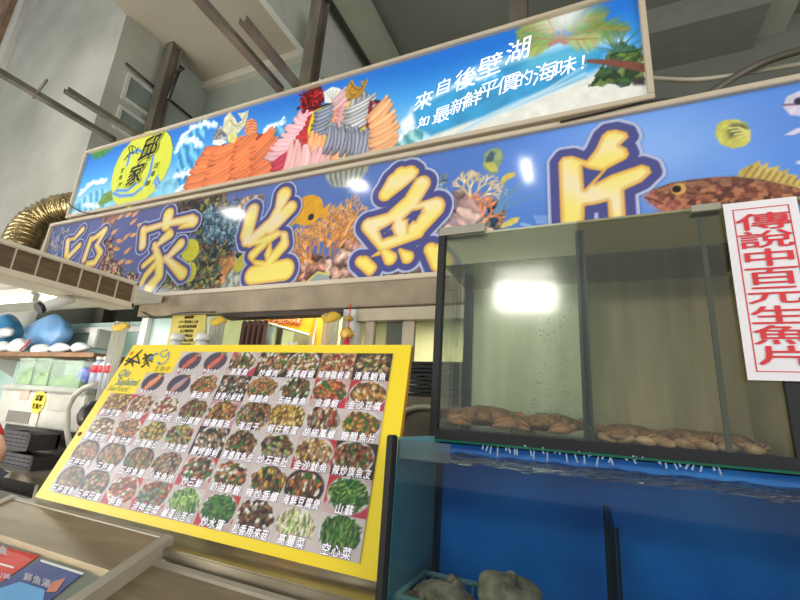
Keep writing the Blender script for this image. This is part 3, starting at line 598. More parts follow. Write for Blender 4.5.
character(Z6, [([(645, 75), (635, 125)], (26, 24)), ([(620, 122), (535, 150)], (12, 14)), ([(520, 150), (515, 230)], (17, 19)), ([(640, 118), (760, 95)], (14, 18)), ([(770, 110), (700, 140)], (22, 6)), ([(655, 175), (570, 240)], (16, 10)), ([(575, 225), (600, 310), (598, 380), (548, 440)], (12, 20, 20, 22)), ([(590, 270), (520, 330)], (14, 12)), ([(598, 300), (530, 380), (512, 415)], (14, 14, 12)), ([(705, 222), (630, 300)], (20, 12)), ([(630, 290), (715, 370)], (12, 22)), ([(610, 200), (650, 165)], (12, 16))],
          [], .0028, navy=.03, halo=.009, label='golden character meaning home, second on the reef sign')
Z7 = TZ(5.45, 220, 180)
character(Z7, [([(182, 168), (148, 300)], (28, 30)), ([(150, 330), (205, 340), (310, 310)], (26, 14, 24)), ([(350, 85), (318, 175)], (32, 18)), ([(318, 170), (290, 230), (170, 335)], (22, 26, 24)), ([(388, 152), (280, 255)], (26, 32)), ([(300, 310), (345, 312), (350, 355), (265, 455)], (20, 22, 22, 20)), ([(245, 350), (180, 410), (205, 450), (260, 460)], (16, 20, 14, 16)), ([(290, 340), (250, 440)], (14, 16)), ([(180, 520), (355, 490)], (34, 38))],
          [((190, 435), (235, 385), (250, 440)), ((288, 385), (285, 340), (330, 308), (332, 330))], .0024, navy=.036, halo=.01, label='golden character meaning life, middle of the reef sign')
Z8 = TZ(4.615, 340, 150)
character(Z8, [([(320, 112), (260, 150), (212, 205)], (30, 38, 26)), ([(378, 160), (330, 240), (230, 330)], (30, 30, 30)), ([(285, 120), (345, 105)], (34, 16)), ([(135, 350), (200, 435)], (28, 24)), ([(200, 440), (365, 385)], (22, 18)), ([(150, 345), (300, 300)], (26, 24)), ([(300, 280), (380, 265), (440, 262)], (16, 20, 32)), ([(445, 275), (350, 370)], (26, 30)), ([(270, 320), (290, 400)], (32, 22)), ([(180, 478), (150, 492)], (8, 3)), ([(95, 515), (140, 555)], (19, 19)), ([(115, 515), (150, 545)], (19, 17)), ([(205, 470), (232, 500)], (14, 24)), ([(280, 465), (312, 495)], (8, 22)), ([(420, 460), (460, 520)], (22, 30)), ([(450, 470), (490, 520)], (24, 26))],
          [((185, 375), (245, 340), (235, 365), (205, 385), (235, 395), (200, 412)), ((298, 320), (335, 285), (380, 275), (350, 330), (325, 318))], .00225, navy=.045, label='golden character meaning fish, beside the tank corner')
Z9 = TZ(4.615, 540, 110)
character(Z9, [], [((197, 262), (225, 275), (285, 285), (205, 368))], 1, polys=[((98, 580), (85, 245), (105, 218), (150, 213), (215, 235), (255, 185), (285, 120), (310, 98), (350, 92), (400, 105), (410, 128), (372, 165), (400, 178), (412, 205), (400, 228), (310, 275), (255, 340), (330, 300), (470, 253), (505, 265), (515, 292), (470, 335), (390, 372), (402, 620), (325, 620), (310, 425), (250, 440), (208, 445), (205, 520), (215, 620), (110, 620))],
          navy=.05, halo=.014, label='golden character meaning slice, above the tank')
# ------------------------------------------------------------------ STALL FRONT under the signs
S('trim_4', (-3.6, YS-.02, 2.175), (1.3, YS+.12, 2.345), STEELG, .004)
S('trim_5', (-2.62, YS-.0, 2.14), (-1.5, YS+.1, 2.175), mat('dark_lintel', (62, 46, 36), .6, var=.3))
S('trim_6', (-3.52, YS-.02, .0), (-3.44, YS+.06, 2.16), WHITE)
S('trim_7', (-1.50, YS-.03, .0), (-1.40, YS+.08, 2.16), mat('white_jamb', (205, 205, 200), .4), .005)
S('wall_front', (-3.44, YS+.02, 0), (-2.68, YS+.06, 2.16), mat('pale_glass_panel', (170, 196, 184), .25, var=.15, scale=2, c2=(196, 216, 206)))
S('wall_front_right', (-1.4, YS, 0), (1.3, YS+.08, 1.5), mat('stall_wall_low', (150, 146, 130), .6, var=.1))
S('wall_front_side', (-.1, YS, 1.5), (1.3, YS+.08, 2.16), mat('stall_wall_low', (150, 146, 130)))
# window with sliding panes
wn = bpy.data.objects.new('window_3', None); COL.objects.link(wn); wn['kind'] = 'structure'; wn.location = (-1.4, YS, 1.5)
f = MB(); f.box((-1.4, YS-.02, 2.08), (-.1, YS+.06, 2.16)).box((-1.4, YS, 1.5), (-.1, YS+.06, 1.53)).box((-1.34, YS+.01, 1.5), (-1.28, YS+.05, 2.1)).box((-1.08, YS+.02, 1.5), (-1.0, YS+.05, 2.1))
f.build('window_frame', mat('alu_window', (178, 166, 140), .5, .1, var=.1), wn)
B('pane', (-1.34, YS+.028, 1.53), (-.1, YS+.034, 2.08), glass('window_glass', (228, 232, 224), .6), wn)
B('frosted_strip', (-1.2, YS+.036, 1.53), (-1.08, YS+.04, 2.08), mat('smoky_strip', (150, 142, 122), .5), wn)
# room behind
CRM = mat('cream_wall', (214, 206, 166), .8, var=.05)
S('wall_room_back', (-3.4, 5.6, 0), (1.3, 5.7, 2.9), CRM); S('ceiling_room', (-3.4, 2.55, 2.85), (1.3, 5.6, 2.9), mat('room_ceiling', (205, 200, 180), .8, var=.05))
S('wall_room_right', (1.25, 2.55, 0), (1.3, 5.6, 2.85), CRM)
S('wall_room_left', (-3.45, 2.55, 0), (-3.4, 5.6, 2.85), mat('room_left_wall', (186, 198, 150), .8, var=.08))
def roomlamp(x, y, label):
    t = thing('ceiling_light_panel', label, 'ceiling light', (x, y, 2.8), 'light panels in the room behind')
    B('housing', (x-.3, y-.16, 2.8), (x+.3, y+.16, 2.85), WHITE, t); B('diffuser', (x-.27, y-.13, 2.79), (x+.27, y+.13, 2.8), mat('lit_diffuser', (250, 252, 255), .5, var=0, emit=4), t)
roomlamp(-2.0, 4.9, 'lit ceiling panel seen through the sliding window, left one'); roomlamp(-1.2, 4.9, 'lit ceiling panel seen through the sliding window, right one')
# orange bulkhead with red sign
bp = thing('orange_signboard', 'orange signboard with red lettering hanging inside the doorway', 'signboard', (-2.4, 2.95, 2.0))
P = [at(u, v, y=2.95) for u, v in ((246, 308), (246, 318), (309, 336), (316, 308))]
MB().prism(P, (0, .05, 0)).build('board', mat('orange_panel', (240, 172, 40), .5, var=.08), bp)
MB().tube([(P[0].x+.05, 2.975, P[0].z-.02), (P[0].x+.05, 2.975, 2.85)], .008, 6).tube([(P[3].x-.05, 2.975, P[3].z-.02), (P[3].x-.05, 2.975, 2.85)], .008, 6).build('hanger', WHITE, bp)
MB().tube([at(243, 316, y=2.93), at(309, 335, y=2.93)], .012, 6).build('lower_trim', WHITE, bp)
c0 = at(286, 321, y=2.94); lp = lambda u, v, l: Vector((u, 2.94-l, v))
lettering('red_lettering', [(c, c0.x-.13+i*.085, c0.z+.03-abs(i-1.5)*.012, .1, .1, -.1*(i-1.5), 0) for i, c in enumerate('生鮮美味')], [(.07, mat('red_ink', (200, 50, 40), .5, var=0), .0), (.0, mat('cream_ink', (250, 220, 150), .5, var=0), .004)], lp, bp)
t = thing('orange_partition', 'plain orange partition just right of the white post in the doorway', 'partition', (-1.8, 3.1, 0)); pa, pb = at(315, 345, y=3.1), at(332, 308, y=3.14); B('sheet', (pa.x, 3.1, 0), (pb.x, 3.14, 2.4), mat('orange_panel', (240, 172, 40)), t)
a = at(310, 345, y=3.08); b = at(314, 305, y=3.08); t = B('white_post', (a.x, 3.05, 0), (a.x+.035, 3.09, b.z), WHITE); tag(t, 'thin white post between the two orange panels', 'post')
S('wall_inner_partition', (-2.62, 3.3, 0), (-1.95, 3.34, 2.4), mat('partition_green', (190, 194, 150), .7, var=.08))
# brown folding curtain
def curtain(name, x0, x1, y, z0, z1, folds, amp, m, label, cat='curtain', tie=None, group=None):
    t = thing(name, label, cat, ((x0+x1)/2, y, z0), group); bm = MB(); n = folds*8
    rows = 10; V = []
    for j in range(rows+1):
        z = z0+(z1-z0)*j/rows; row = []
        sq = 1.0
        if tie: sq = .72+.28*abs((z-tie)/(z1-z0))*1.6
        for i in range(n+1):
            a = i/n; x = (x0+x1)/2+(a-.5)*(x1-x0)*min(1, sq); row.append(bm.bm.verts.new((x, y+amp*math.sin(a*folds*2*PI), z)))
        V.append(row)
    for j in range(rows):
        for i in range(n): bm.bm.faces.new((V[j][i], V[j][i+1], V[j+1][i+1], V[j+1][i])).smooth = True
    r = bm; r.build('cloth', m, t); return t
curtain('folding_curtain', -2.50, -2.24, YS+.1, .05, 2.13, 5, .03, mat('brown_vinyl', (96, 62, 48), .5, var=.2, scale=3, stretch=(4, 1, .3)), 'dark brown folding door pulled to the left of the doorway', 'folding door')
curtain('hanging_cloth', -2.2, -2.1, YS+.3, .9, 2.0, 2, .02, mat('white_cloth', (205, 205, 200), .8), 'narrow white cloth hanging beside the brown folding door', 'cloth')
curtain('hanging_cloth', -2.09, -2.01, YS+.3, .9, 1.98, 2, .02, mat('dark_cloth', (70, 46, 40), .8), 'narrow dark brown cloth hanging in the doorway', 'cloth')
d0 = MB().tube([at(262, 360, y=3.18), at(266, 335, y=3.18), at(272, 318, y=3.18), at(280, 308, y=3.18)], .07, 12).build('ventilation_pipe', mat('blue_grey_pipe', (140, 158, 160), .4, .2)); tag(d0, 'pale blue grey pipe bending behind the doorway', 'pipe')
# plastic strip curtains tied with yellow
PLASTIC = mat('milky_strip', (206, 204, 186), .3, var=.1, scale=5, stretch=(6, 1, .3), alpha=.62)
for (x0, x1, yy, lb) in ((-2.66, -2.51, YS-.06, 'clear plastic strip curtain gathered left of the doorway'), (-1.63, -1.5, YS-.06, 'clear plastic strip curtain gathered right of the doorway'), (-3.83, -3.63, YS-.05, 'clear plastic strip curtain hanging at the kitchen opening')):
    g = 'gathered plastic strip curtains'; t = curtain('strip_curtain', x0, x1, yy, .9, 2.12, 6, .02, PLASTIC, lb, 'strip curtain', group=g)
    tm = mat('yellow_cloth', (214, 176, 44), .7, var=.2, scale=20)
    bb = MB(); bb.blob(((x0+x1)/2, yy, 2.10 if x0 > -3.5 else 2.08), 1, 3, .25, ((x1-x0)*.5, .03, .035), 3); bb.build('yellow_binding', tm, t)
# notice
nt_ = thing('notice_sheet', 'yellow printed notice taped on the pale panel left of the doorway', 'notice', (-3.18, YS-.005, 1.9))
pts = [at(u, v, y=YS+.0105) for u, v in ((173, 314), (206, 313), (204, 350), (166, 350))]
MB().prism(pts, (0, .0095, 0)).build('paper', mat('notice_yellow', (200, 182, 84), .6, var=.08), nt_)
it = []; cc = at(188, 317, y=YS)
TXT = ['營業時間', '上午十點至晚上九點', '本店使用新鮮漁獲', '魚片現點現切', '歡迎外帶自取', '請勿觸摸水族箱', '謝謝您的合作']
for i, tx in enumerate(TXT): c1 = at(188-i*.8, 317+i*4.6, y=YS); it.append((tx, c1.x, c1.z, .026, .03, 0, 0))
RED = mat('red_print', (206, 48, 44), .5, var=.05); DARKB = mat('dark_print', (60, 50, 90), .5, var=0)
lettering('printed_text', it[1:], [(.02, DARKB, 0)], lambda u, v, l: Vector((u, YS+.009, v)), nt_); lettering('printed_heading', it[:1], [(.03, RED, 0)], lambda u, v, l: Vector((u, YS+.009, v)), nt_)
# charm
c = at(348, 332, y=YS-.06); t = thing('hanging_charm', 'red and gold tasselled charm hanging on the white door jamb', 'ornament', (c.x, c.y, c.z+.18))
GOLD = mat('gold_trim', (206, 160, 60), .4, .3); MB().tube([(c.x, c.y, c.z+.19), (c.x, c.y, c.z+.02)], .004, 6).build('cord', RED, t)
MB().blob((c.x, c.y, c.z+.09), .022, 2, .2).build('gold_knot', GOLD, t); MB().blob((c.x, c.y, c.z-.01), .04, 3, .3, (1.2, .5, .8), 4).build('gold_pouch', GOLD, t)
MB().tube([(c.x, c.y, c.z-.03), (c.x-.01, c.y, c.z-.16)], [.014, .03], 8).build('red_tassel', RED, t)
# white bottles standing behind the board
YW = 2.26; zc = at(190, 350, y=YW).z; wx0, wx1 = at(160, 348, y=YW).x, at(215, 348, y=YW).x
sd_ = thing('side_cabinet', 'low cabinet behind the menu board carrying the white bottles', 'cabinet', (wx0, YW, 0)); B('body', (wx0, YW-.1, 0), (wx1, YW+.04, zc-.02), mat('cabinet_grey', (160, 156, 140), .5), sd_); B('top', (wx0-.01, YW-.105, zc-.02), (wx1+.01, YW+.045, zc), STAIN, sd_)
for (u, lb) in ((176, 'white capped bottle peeping over the menu board below the yellow notice, left one'), (202, 'white pump bottle peeping over the menu board, right of the yellow notice')):
    x = at(u, 345, y=YW).x; zt2 = at(u, 334, y=YW).z; t = thing('sauce_bottle', lb, 'bottle', (x, YW, zc), 'white bottles behind the menu board')
    MB().tube([(x, YW, zc), (x, YW, zc+(zt2-zc)*.4), (x, YW, zc+(zt2-zc)*.6)], [.045, .045, .03], 16).build('bottle_body', mat('bottle_clear_white', (206, 206, 200), .3), t)
    cp_ = MB().tube([(x, YW, zc+(zt2-zc)*.58), (x, YW, zt2)], [.05, .046], 16)
    if u > 190: cp_.tube([(x, YW, zt2-.02), (x-.07, YW-.01, zt2-.045)], [.02, .016], 8)
    cp_.build('cap', WHITE, t)
# black trays and stainless rack behind the board
YT = 2.05
for i in range(9):
    z = at(418, 396, y=YT).z+i*.02; x0 = at(406+random.uniform(-1, 2), 380, y=YT).x; x1 = x0+.34
    dx = random.uniform(-.015, .015); m = MB()
    m.box((x0+dx, YT, z), (x1+dx, YT+.22, z+.004)); m.box((x0+dx, YT, z), (x0+dx+.006, YT+.22, z+.014)); m.box((x1+dx-.006, YT, z), (x1+dx, YT+.22, z+.014)); m.box((x0+dx, YT, z), (x1+dx, YT+.006, z+.014)); m.box((x0+dx, YT+.214, z), (x1+dx, YT+.22, z+.014))
    words = ['lowest tray', 'second tray', 'third tray', 'fourth tray', 'fifth tray', 'sixth tray', 'seventh tray', 'eighth tray', 'topmost tray']
    tag(m.build('serving_tray', BLACK), 'black serving tray, %s of the stack behind the menu board' % words[i], 'tray', 'stacked black trays')
zt = at(418, 396, y=YT).z-.004; rk = thing('steel_rack', 'grey steel cabinet with an arched panel under the black trays', 'rack', (-.85, YT, 0)); x0 = at(402, 400, y=YT).x-.05
B('body', (x0, YT-.05, 0), (x0+.42, YT+.3, zt), mat('dull_steel', (120, 116, 98), .45, .5, var=.25, scale=5), rk, .01)
arc = [(x0+.02+.17*(1-math.cos(a)), YT-.06, zt-.22+.17*math.sin(a)) for a in np.linspace(0, PI/2, 8)]; MB().tube([(x0+.02, YT-.06, zt-.5)]+arc+[(x0+.4, YT-.06, zt-.05)], .016, 8).build('arched_rail', mat('rack_rail', (176, 172, 150), .35, .5), rk)
# ------------------------------------------------------------------ SILVER DUCT and GRILLE BOX on the left
FOIL = mat('duct_foil', (196, 172, 122), .24, .9, var=.35, scale=7)
dc = [at(u, v, y=yy) for u, v, yy in ((96, 205, 3.0), (74, 207, 2.95), (54, 211, 2.85), (37, 220, 2.76), (26, 232, 2.68), (20, 246, 2.62), (16, 262, 2.6), (14, 275, 2.6))]
path = []
for i in range(len(dc)-1):
    for k in range(14): path.append(dc[i].lerp(dc[i+1], k/14))
for _ in range(3): path = [path[0]]+[(path[i-1]+path[i]*2+path[i+1])/4 for i in range(1, len(path)-1)]+[path[-1]]
du = MB().tube(path, [.185+.014*math.sin(i*PI*.5) for i in range(len(path))], 28).build('ventilation_duct', FOIL); tag(du, 'ribbed silver flexible duct curving down beside the left end of the signs', 'duct')
XA = -3.0
ac = thing('grille_box', 'long cream ventilation box with brown louvred grille, jutting out left of the signs', 'ventilation box', (XA, .8, 2.11))
CREAM = mat('cream_metal', (214, 202, 176), .45, var=.06); GRIL = mat('grille_brown', (112, 92, 66), .5, .4, var=.2, scale=8, stretch=(1, 1, 6))
ZA, ZL0, ZL1, ZT = 2.11, 2.155, 2.28, 2.31
m = MB(); m.box((XA-.26, .6, ZA), (XA, 1.95, ZL0), .006).box((XA-.26, .6, ZL1), (XA+.0, 1.95, ZT), .006).box((XA-.26, .6, ZL0-.01), (XA-.05, 1.95, ZL1+.01)).box((XA-.26, 1.925, ZA), (XA, 1.95, ZT), .004)
m.build('housing', CREAM, ac)
yv = [.6+i*.12 for i in range(12)]
for i in range(11):
    MB().prism([(XA-.012, yv[i]+.002, ZL0), (XA-.012, yv[i+1]-.002, ZL0), (XA-.02, yv[i+1]-.002, ZL1), (XA-.02, yv[i]+.002, ZL1)], (-.012, 0, 0)).build('louvre_panel', GRIL, ac)
    B('louvre_divider', (XA-.02, yv[i+1]-.003, ZL0), (XA-.004, yv[i+1]+.002, ZL1), CREAM, ac)
# ------------------------------------------------------------------ KITCHEN on the left
S('ceiling_kitchen', (-8, .9, 2.28), (XA-.3, 2.36, 2.34), mat('kitchen_ceiling', (206, 204, 186), .7, var=.08))
S('trim_9', (XA-.40, .6, 2.14), (XA-.28, 2.0, 2.22), mat('beige_rail', (190, 176, 140), .6))
GLP = mat('mint_glass', (160, 196, 186), .25, var=.14, scale=3, c2=(190, 214, 204))
S('wall_kitchen', (-8, 2.95, 0), (-3.52, 3.0, 2.28), GLP)
for i, x in enumerate((-5.75, -4.72, -3.98)): S('trim_%d' % (10+i), (x, 2.9, 0), (x+.05, 2.95, 2.28), WHITE)
S('trim_14', (-8, 2.9, 2.16), (-3.52, 2.95, 2.22), WHITE)
LIT = mat('fluorescent_tube', (250, 252, 255), .4, var=0, emit=6)
def tube_light(x0, x1, y, z, label):
    t = thing('tube_light', label, 'tube light', (x0, y, z), 'tube lights under the kitchen ceiling')
    B('housing', (x0, y-.04, z+.03), (x1, y+.04, z+.09), WHITE, t, .004); MB().tube([(x0+.03, y, z), (x1-.03, y, z)], .018, 10).build('tube', LIT, t)
    MB().box((x0, y-.02, z-.02), (x0+.03, y+.02, z+.04)).box((x1-.03, y-.02, z-.02), (x1, y+.02, z+.04)).build('end_cap', WHITE, t)
tube_light(-5.2, -3.98, 1.80, 2.19, 'long lit fluorescent tube at the left edge under the kitchen ceiling'); tube_light(-3.9, -3.3, 1.80, 2.19, 'short lit fluorescent tube behind the white cylinder camera')
c0, c1 = at(72, 298, x=-3.12), at(40, 308, x=-3.12); t = thing('security_camera', 'white cylinder security camera with black front below the grille box', 'camera', c0)
MB().tube([c0, c1], [.032, .036], 20).build('barrel', WHITE, t); d = (c1-c0).normalized(); MB().tube([c1-d*.012, c1+d*.012], .038, 20).build('front_ring', BLACK, t); MB().tube([c0-d*.02, (c0.x, c0.y, 2.115)], .012).build('bracket', WHITE, t)
BAGW = mat('white_bag_plastic', (222, 222, 222), .35, var=.1, scale=12, bump=.5); BAGB = mat('blue_bag_plastic', (122, 174, 224), .3, var=.2, scale=5, bump=.9)
YK = 2.3
def sc(px, y=YK): return px*y*1.13/FPX*1.0
def blob_px(name, c, rx, rz, m, label, cat, y=YK, noise=.12, seed=1, group=None, ry=None):
    p = at(*c, y=y); a = at(c[0]-rx, c[1], y=y); b = at(c[0]+rx, c[1], y=y); hx = (b.x-a.x)/2; e1 = at(c[0], c[1]-rz, y=y); e2 = at(c[0], c[1]+rz, y=y); hz = (e1.z-e2.z)/2
    return tag(MB().blob(p, 1, 4, noise, (hx, ry or min(hx, .16), hz), seed).build(name, m), label, cat, group)
YB = 2.62
SHZ = at(40, 353, y=YB).z-.02
sh = thing('wall_shelf', 'brown wooden shelf board along the kitchen wall under the white bags', 'shelf', (-6, YB, SHZ)); B('board', (-7, YB-.19, SHZ-.04), (-4.15, 2.9, SHZ), mat('shelf_wood', (150, 108, 72), .6, var=.2), sh)
for x in (-6.4, -5.4, -4.4): MB().prism([(x, 2.89, SHZ-.04), (x, 2.89, SHZ-.24), (x, YB-.1, SHZ-.04)], (.02, 0, 0)).build('bracket', WHITE, sh)
blob_px('plastic_bag', (48, 333), 20, 18, BAGB, 'big inflated pale blue plastic bag standing on the shelf', 'bag', YB+.12, .1, 3, ry=.12)
blob_px('plastic_bag', (3, 332), 9, 18, mat('blue_bag_dark', (70, 150, 200), .35, bump=.4, scale=9), 'blue plastic bag at the left edge above the shelf', 'bag', YB+.1, .08, 5)
for i, (c, rx, rz, lb) in enumerate((((40, 350), 10, 6, 'crumpled white plastic bag in front of the big blue bag'), ((61, 348), 10, 5, 'flat white plastic bag right of the crumpled one on the shelf'), ((80, 348), 8, 5, 'white packet of napkins at the right end of the shelf'), ((19, 346), 9, 8, 'white carrier bag with red printing on the shelf'), ((3, 347), 9, 6, 'white plastic bag at the left end of the shelf'), ((5, 333), 8, 5, 'rounded clear plastic bag at the left edge'))):
    p = at(*c, y=YB-.05); blob_px('plastic_bag', c, rx, rz, BAGW, lb, 'bag', YB-.11, .14, 10+i, 'white bags on the kitchen shelf', ry=.055)
MB().tube([at(20, 350, y=YB-.3), at(26, 345, y=YB-.3), at(30, 340, y=YB-.3)], .008).build('red_cord', RED); bpy.data.objects['red_cord']['label'] = 'short red cord dangling from the white carrier bag'; bpy.data.objects['red_cord']['category'] = 'cord'
# white boxes, crates and bottles
z_top = at(45, 386, y=YK).z; xl, xr = at(4, 386, y=YK).x, -3.88
fr = thing('chest_cabinet', 'grey white enamel cabinet with a yellow oval sticker behind the menu board', 'cabinet', (xl, YK, 0))
ENA = mat('worn_enamel', (196, 192, 178), .4, var=.18, scale=4); mz = at(40, 428, y=YK).z
B('body', (xl, YK, mz), (xr, 2.88, z_top-.05), ENA, fr, .01); B('top_lid', (xl-.02, YK-.02, z_top-.05), (xr, 2.88, z_top), mat('lid_grey', (170, 172, 158), .4, var=.15), fr, .01)
B('lower_box', (xl+.05, YK+.08, 0), (xr, 2.85, mz), mat('dark_base', (74, 66, 56), .6, var=.4, scale=4), fr)
for (a, b, c_) in (((9, 410), (28, 424), (118, 112, 102)), ((22, 390), (28, 400), (196, 160, 140)), ((51, 396), (70, 412), (180, 176, 160))):
    p, q = at(a[0], a[1], y=YK), at(b[0], b[1], y=YK); B('panel', (p.x, YK-.006, q.z), (q.x, YK+.001, p.z), mat('panel_%d' % c_[0], c_, .5), fr)
p = at(38, 402, y=YK-.01); ov = MB().prism([(p.x+.1*math.cos(t), YK-.008, p.z+.1*math.sin(t)) for t in np.linspace(0, 2*PI, 25)[:-1]], (0, .008, 0)).build('oval_sticker', mat('sticker_yellow', (222, 200, 60), .5, var=.03), fr)
lettering('sticker_text', [('邱家', p.x, p.z+.035, .06, .06, 0, 0), ('生魚片', p.x, p.z-.035, .05, .05, 0, 0)], [(.03, BLK, .0)], lambda u, v, l: Vector((u, YK-.0095, v)), ov)
p, q = at(47, 386, y=YK), at(45, 430, y=YK); B('door_seam', (p.x, YK-.003, mz), (p.x+.012, YK+.001, z_top-.06), mat('seam_dark', (110, 104, 92)), fr)
CRG = mat('frosted_tub', (206, 222, 200), .35, var=.06, alpha=.2); VEG = mat('green_vegetable', (112, 158, 70), .6, var=.35, scale=16, bump=.5)
for i, (a, b, z0_, lb) in enumerate(((14, 30, 357, 'frosted tub of greens, leftmost of the tubs on the cabinet'), (31, 47, 357, 'frosted tub of greens, second from the left on the cabinet'), (48, 80, 359, 'wide frosted tub of greens on the cabinet, beside the blue bag'))):
    y0, y1 = YK+.01, YK+.11; xa, xb = at(a, 382, y=y0).x, at(b, 382, y=y0).x-.01; zt_ = at(a, z0_+1, y=y0).z
    t = thing('storage_tub', lb, 'tub', (xa, y0, z_top), 'frosted tubs of greens'); w_ = .008
    MB().box((xa, y0, z_top), (xb, y0+w_, zt_)).box((xa, y1-w_, z_top), (xb, y1, zt_)).box((xa, y0, z_top), (xa+w_, y1, zt_)).box((xb-w_, y0, z_top), (xb, y1, zt_)).box((xa-.006, y0-.006, zt_-.02), (xb+.006, y1+.006, zt_)).build('tub', CRG, t)
    gh = (zt_-z_top)*(.62-.1*i); MB().box((xa+.012, y0+.010, z_top+.004), (xb-.012, y1-.012, z_top+gh*.8)).blob(((xa+xb)/2, (y0+y1)/2, z_top+gh*.8), 1, 4, .2, ((xb-xa)*.44, (y1-y0)*.42, gh*.3), 40+i).build('greens', VEG, t)
blob_px('plastic_bag', (85, 375), 4.5, 9, mat('deep_blue_bag', (50, 84, 200), .35, var=.3, scale=14, bump=.5, c2=(180, 190, 220)), 'small bright blue bag between the tubs and the bottles', 'bag', YK+.06, .15, 8, ry=.05)
for i, (bx, lb) in enumerate(((94, 'left one'), (101, 'middle one'), (108, 'right one'))):
    p = at(bx, 386, y=YK+.08); tz_ = at(bx, 357, y=YK+.08).z; h_ = tz_-z_top; t = thing('drink_bottle', 'clear bottle with red label and white cap beside the board, %s' % lb, 'bottle', (p.x, YK+.08, z_top), 'bottles with red labels')
    x, y = p.x, YK+.08; MB().tube([(x, y, z_top), (x, y, z_top+h_*.75), (x, y, z_top+h_*.88), (x, y, z_top+h_*.92)], [.05, .052, .024, .02], 16).build('bottle_body', mat('milky_clear', (190, 196, 214), .15, var=.05, alpha=.8), t)
    MB().tube([(x, y, z_top+h_*.5), (x, y, z_top+h_*.72)], .055, 16).build('bottle_label', mat('label_red', (214, 60, 66), .5), t); MB().tube([(x, y, z_top+h_*.9), (x, y, z_top+h_)], .032, 12).build('cap', WHITE, t)
c = at(92, 338, y=2.7); t = B('switch_box', (c.x-.07, 2.7, c.z-.1), (c.x+.07, 2.9, c.z+.1), WHITE, None, .01); tag(t, 'white electrical box on the kitchen wall beside the post', 'box')
hs = [at(u, v, y=YK-.18) for u, v in ((70, 448), (67, 430), (68, 408), (74, 396), (84, 388), (96, 384))]; t = MB().tube(hs, .02, 10).build('white_hose', mat('hose_white', (205, 200, 184), .5)); tag(t, 'cream coloured hose arching behind the left edge of the menu board', 'hose')
# black crates under the cabinet
for i, (a, b, c_, d_, lb) in enumerate(((-2, 26, 430, 450, 'upper dark plastic crate at the left edge'), (0, 28, 452, 474, 'lower dark plastic crate at the left edge'))):
    yy = YK-.25; p, q = at(a, c_, y=yy), at(b, d_, y=yy); m = MB(); nb = 5
    for k in range(nb): z = q.z+(p.z-q.z)*k/(nb-1); m.box((p.x, yy, z-.012), (q.x, yy+.02, z+.012))
    for k in range(8): x = p.x+(q.x-p.x)*k/7; m.box((x-.01, yy+.001, q.z), (x+.01, yy+.018, p.z))
    m.box((p.x, yy, q.z-.01), (q.x, yy+.22, q.z)).box((p.x, yy, q.z), (p.x+.015, yy+.22, p.z)).box((q.x-.015, yy, q.z), (q.x, yy+.22, p.z)).box((p.x, yy+.2, q.z), (q.x, yy+.22, p.z))
    tag(m.build('plastic_crate', mat('crate_dark', (52, 46, 48), .5, var=.2)), lb, 'crate', 'dark crates at the left edge')
p = at(40, 474, y=YK-.3); t = thing('work_table', 'stainless work table standing low at the left behind the freezer', 'table', (-4.4, YK-.3, 0)); B('tabletop', (-5.6, YK-.34, p.z-.06), (-3.6, YK-.02, p.z-.012), STAIN, t, .005)
for x in (-5.5, -3.7): B('leg', (x, YK-.3, 0), (x+.04, YK-.26, p.z-.06), STAIN, t)
B('lower_panel', (-5.45, YK-.2, .1), (-3.72, YK-.18, p.z-.2), mat('dull_panel', (96, 88, 76), .6, var=.2), t)
# ------------------------------------------------------------------ PEOPLE in the kitchen
def skin_body(name, joints, edges, m, parent, sub=2):
    me = bpy.data.meshes.new(name); me.from_pydata([j[0] for j in joints], edges, []); o = bpy.data.objects.new(name, me); COL.objects.link(o)
    sk = o.modifiers.new('skin', 'SKIN'); sk.use_smooth_shade = True; sb = o.modifiers.new('sub', 'SUBSURF'); sb.levels = sub; sb.render_levels = sub
    for i, j in enumerate(joints): me.skin_vertices[0].data[i].radius = (j[1], j[1] if len(j) < 3 else j[2]); 
    me.skin_vertices[0].data[0].use_root = True
    dg = bpy.context.evaluated_depsgraph_get(); nm = bpy.data.meshes.new_from_object(o.evaluated_get(dg)); bpy.data.objects.remove(o)
    nm.materials.clear(); nm.materials.append(m); return link(name, nm, parent)
SKIN = mat('skin', (205, 158, 130), .55, var=.06, scale=10); HAIR = mat('black_hair', (34, 28, 26), .5, var=.2, scale=30, stretch=(1, 1, .2))
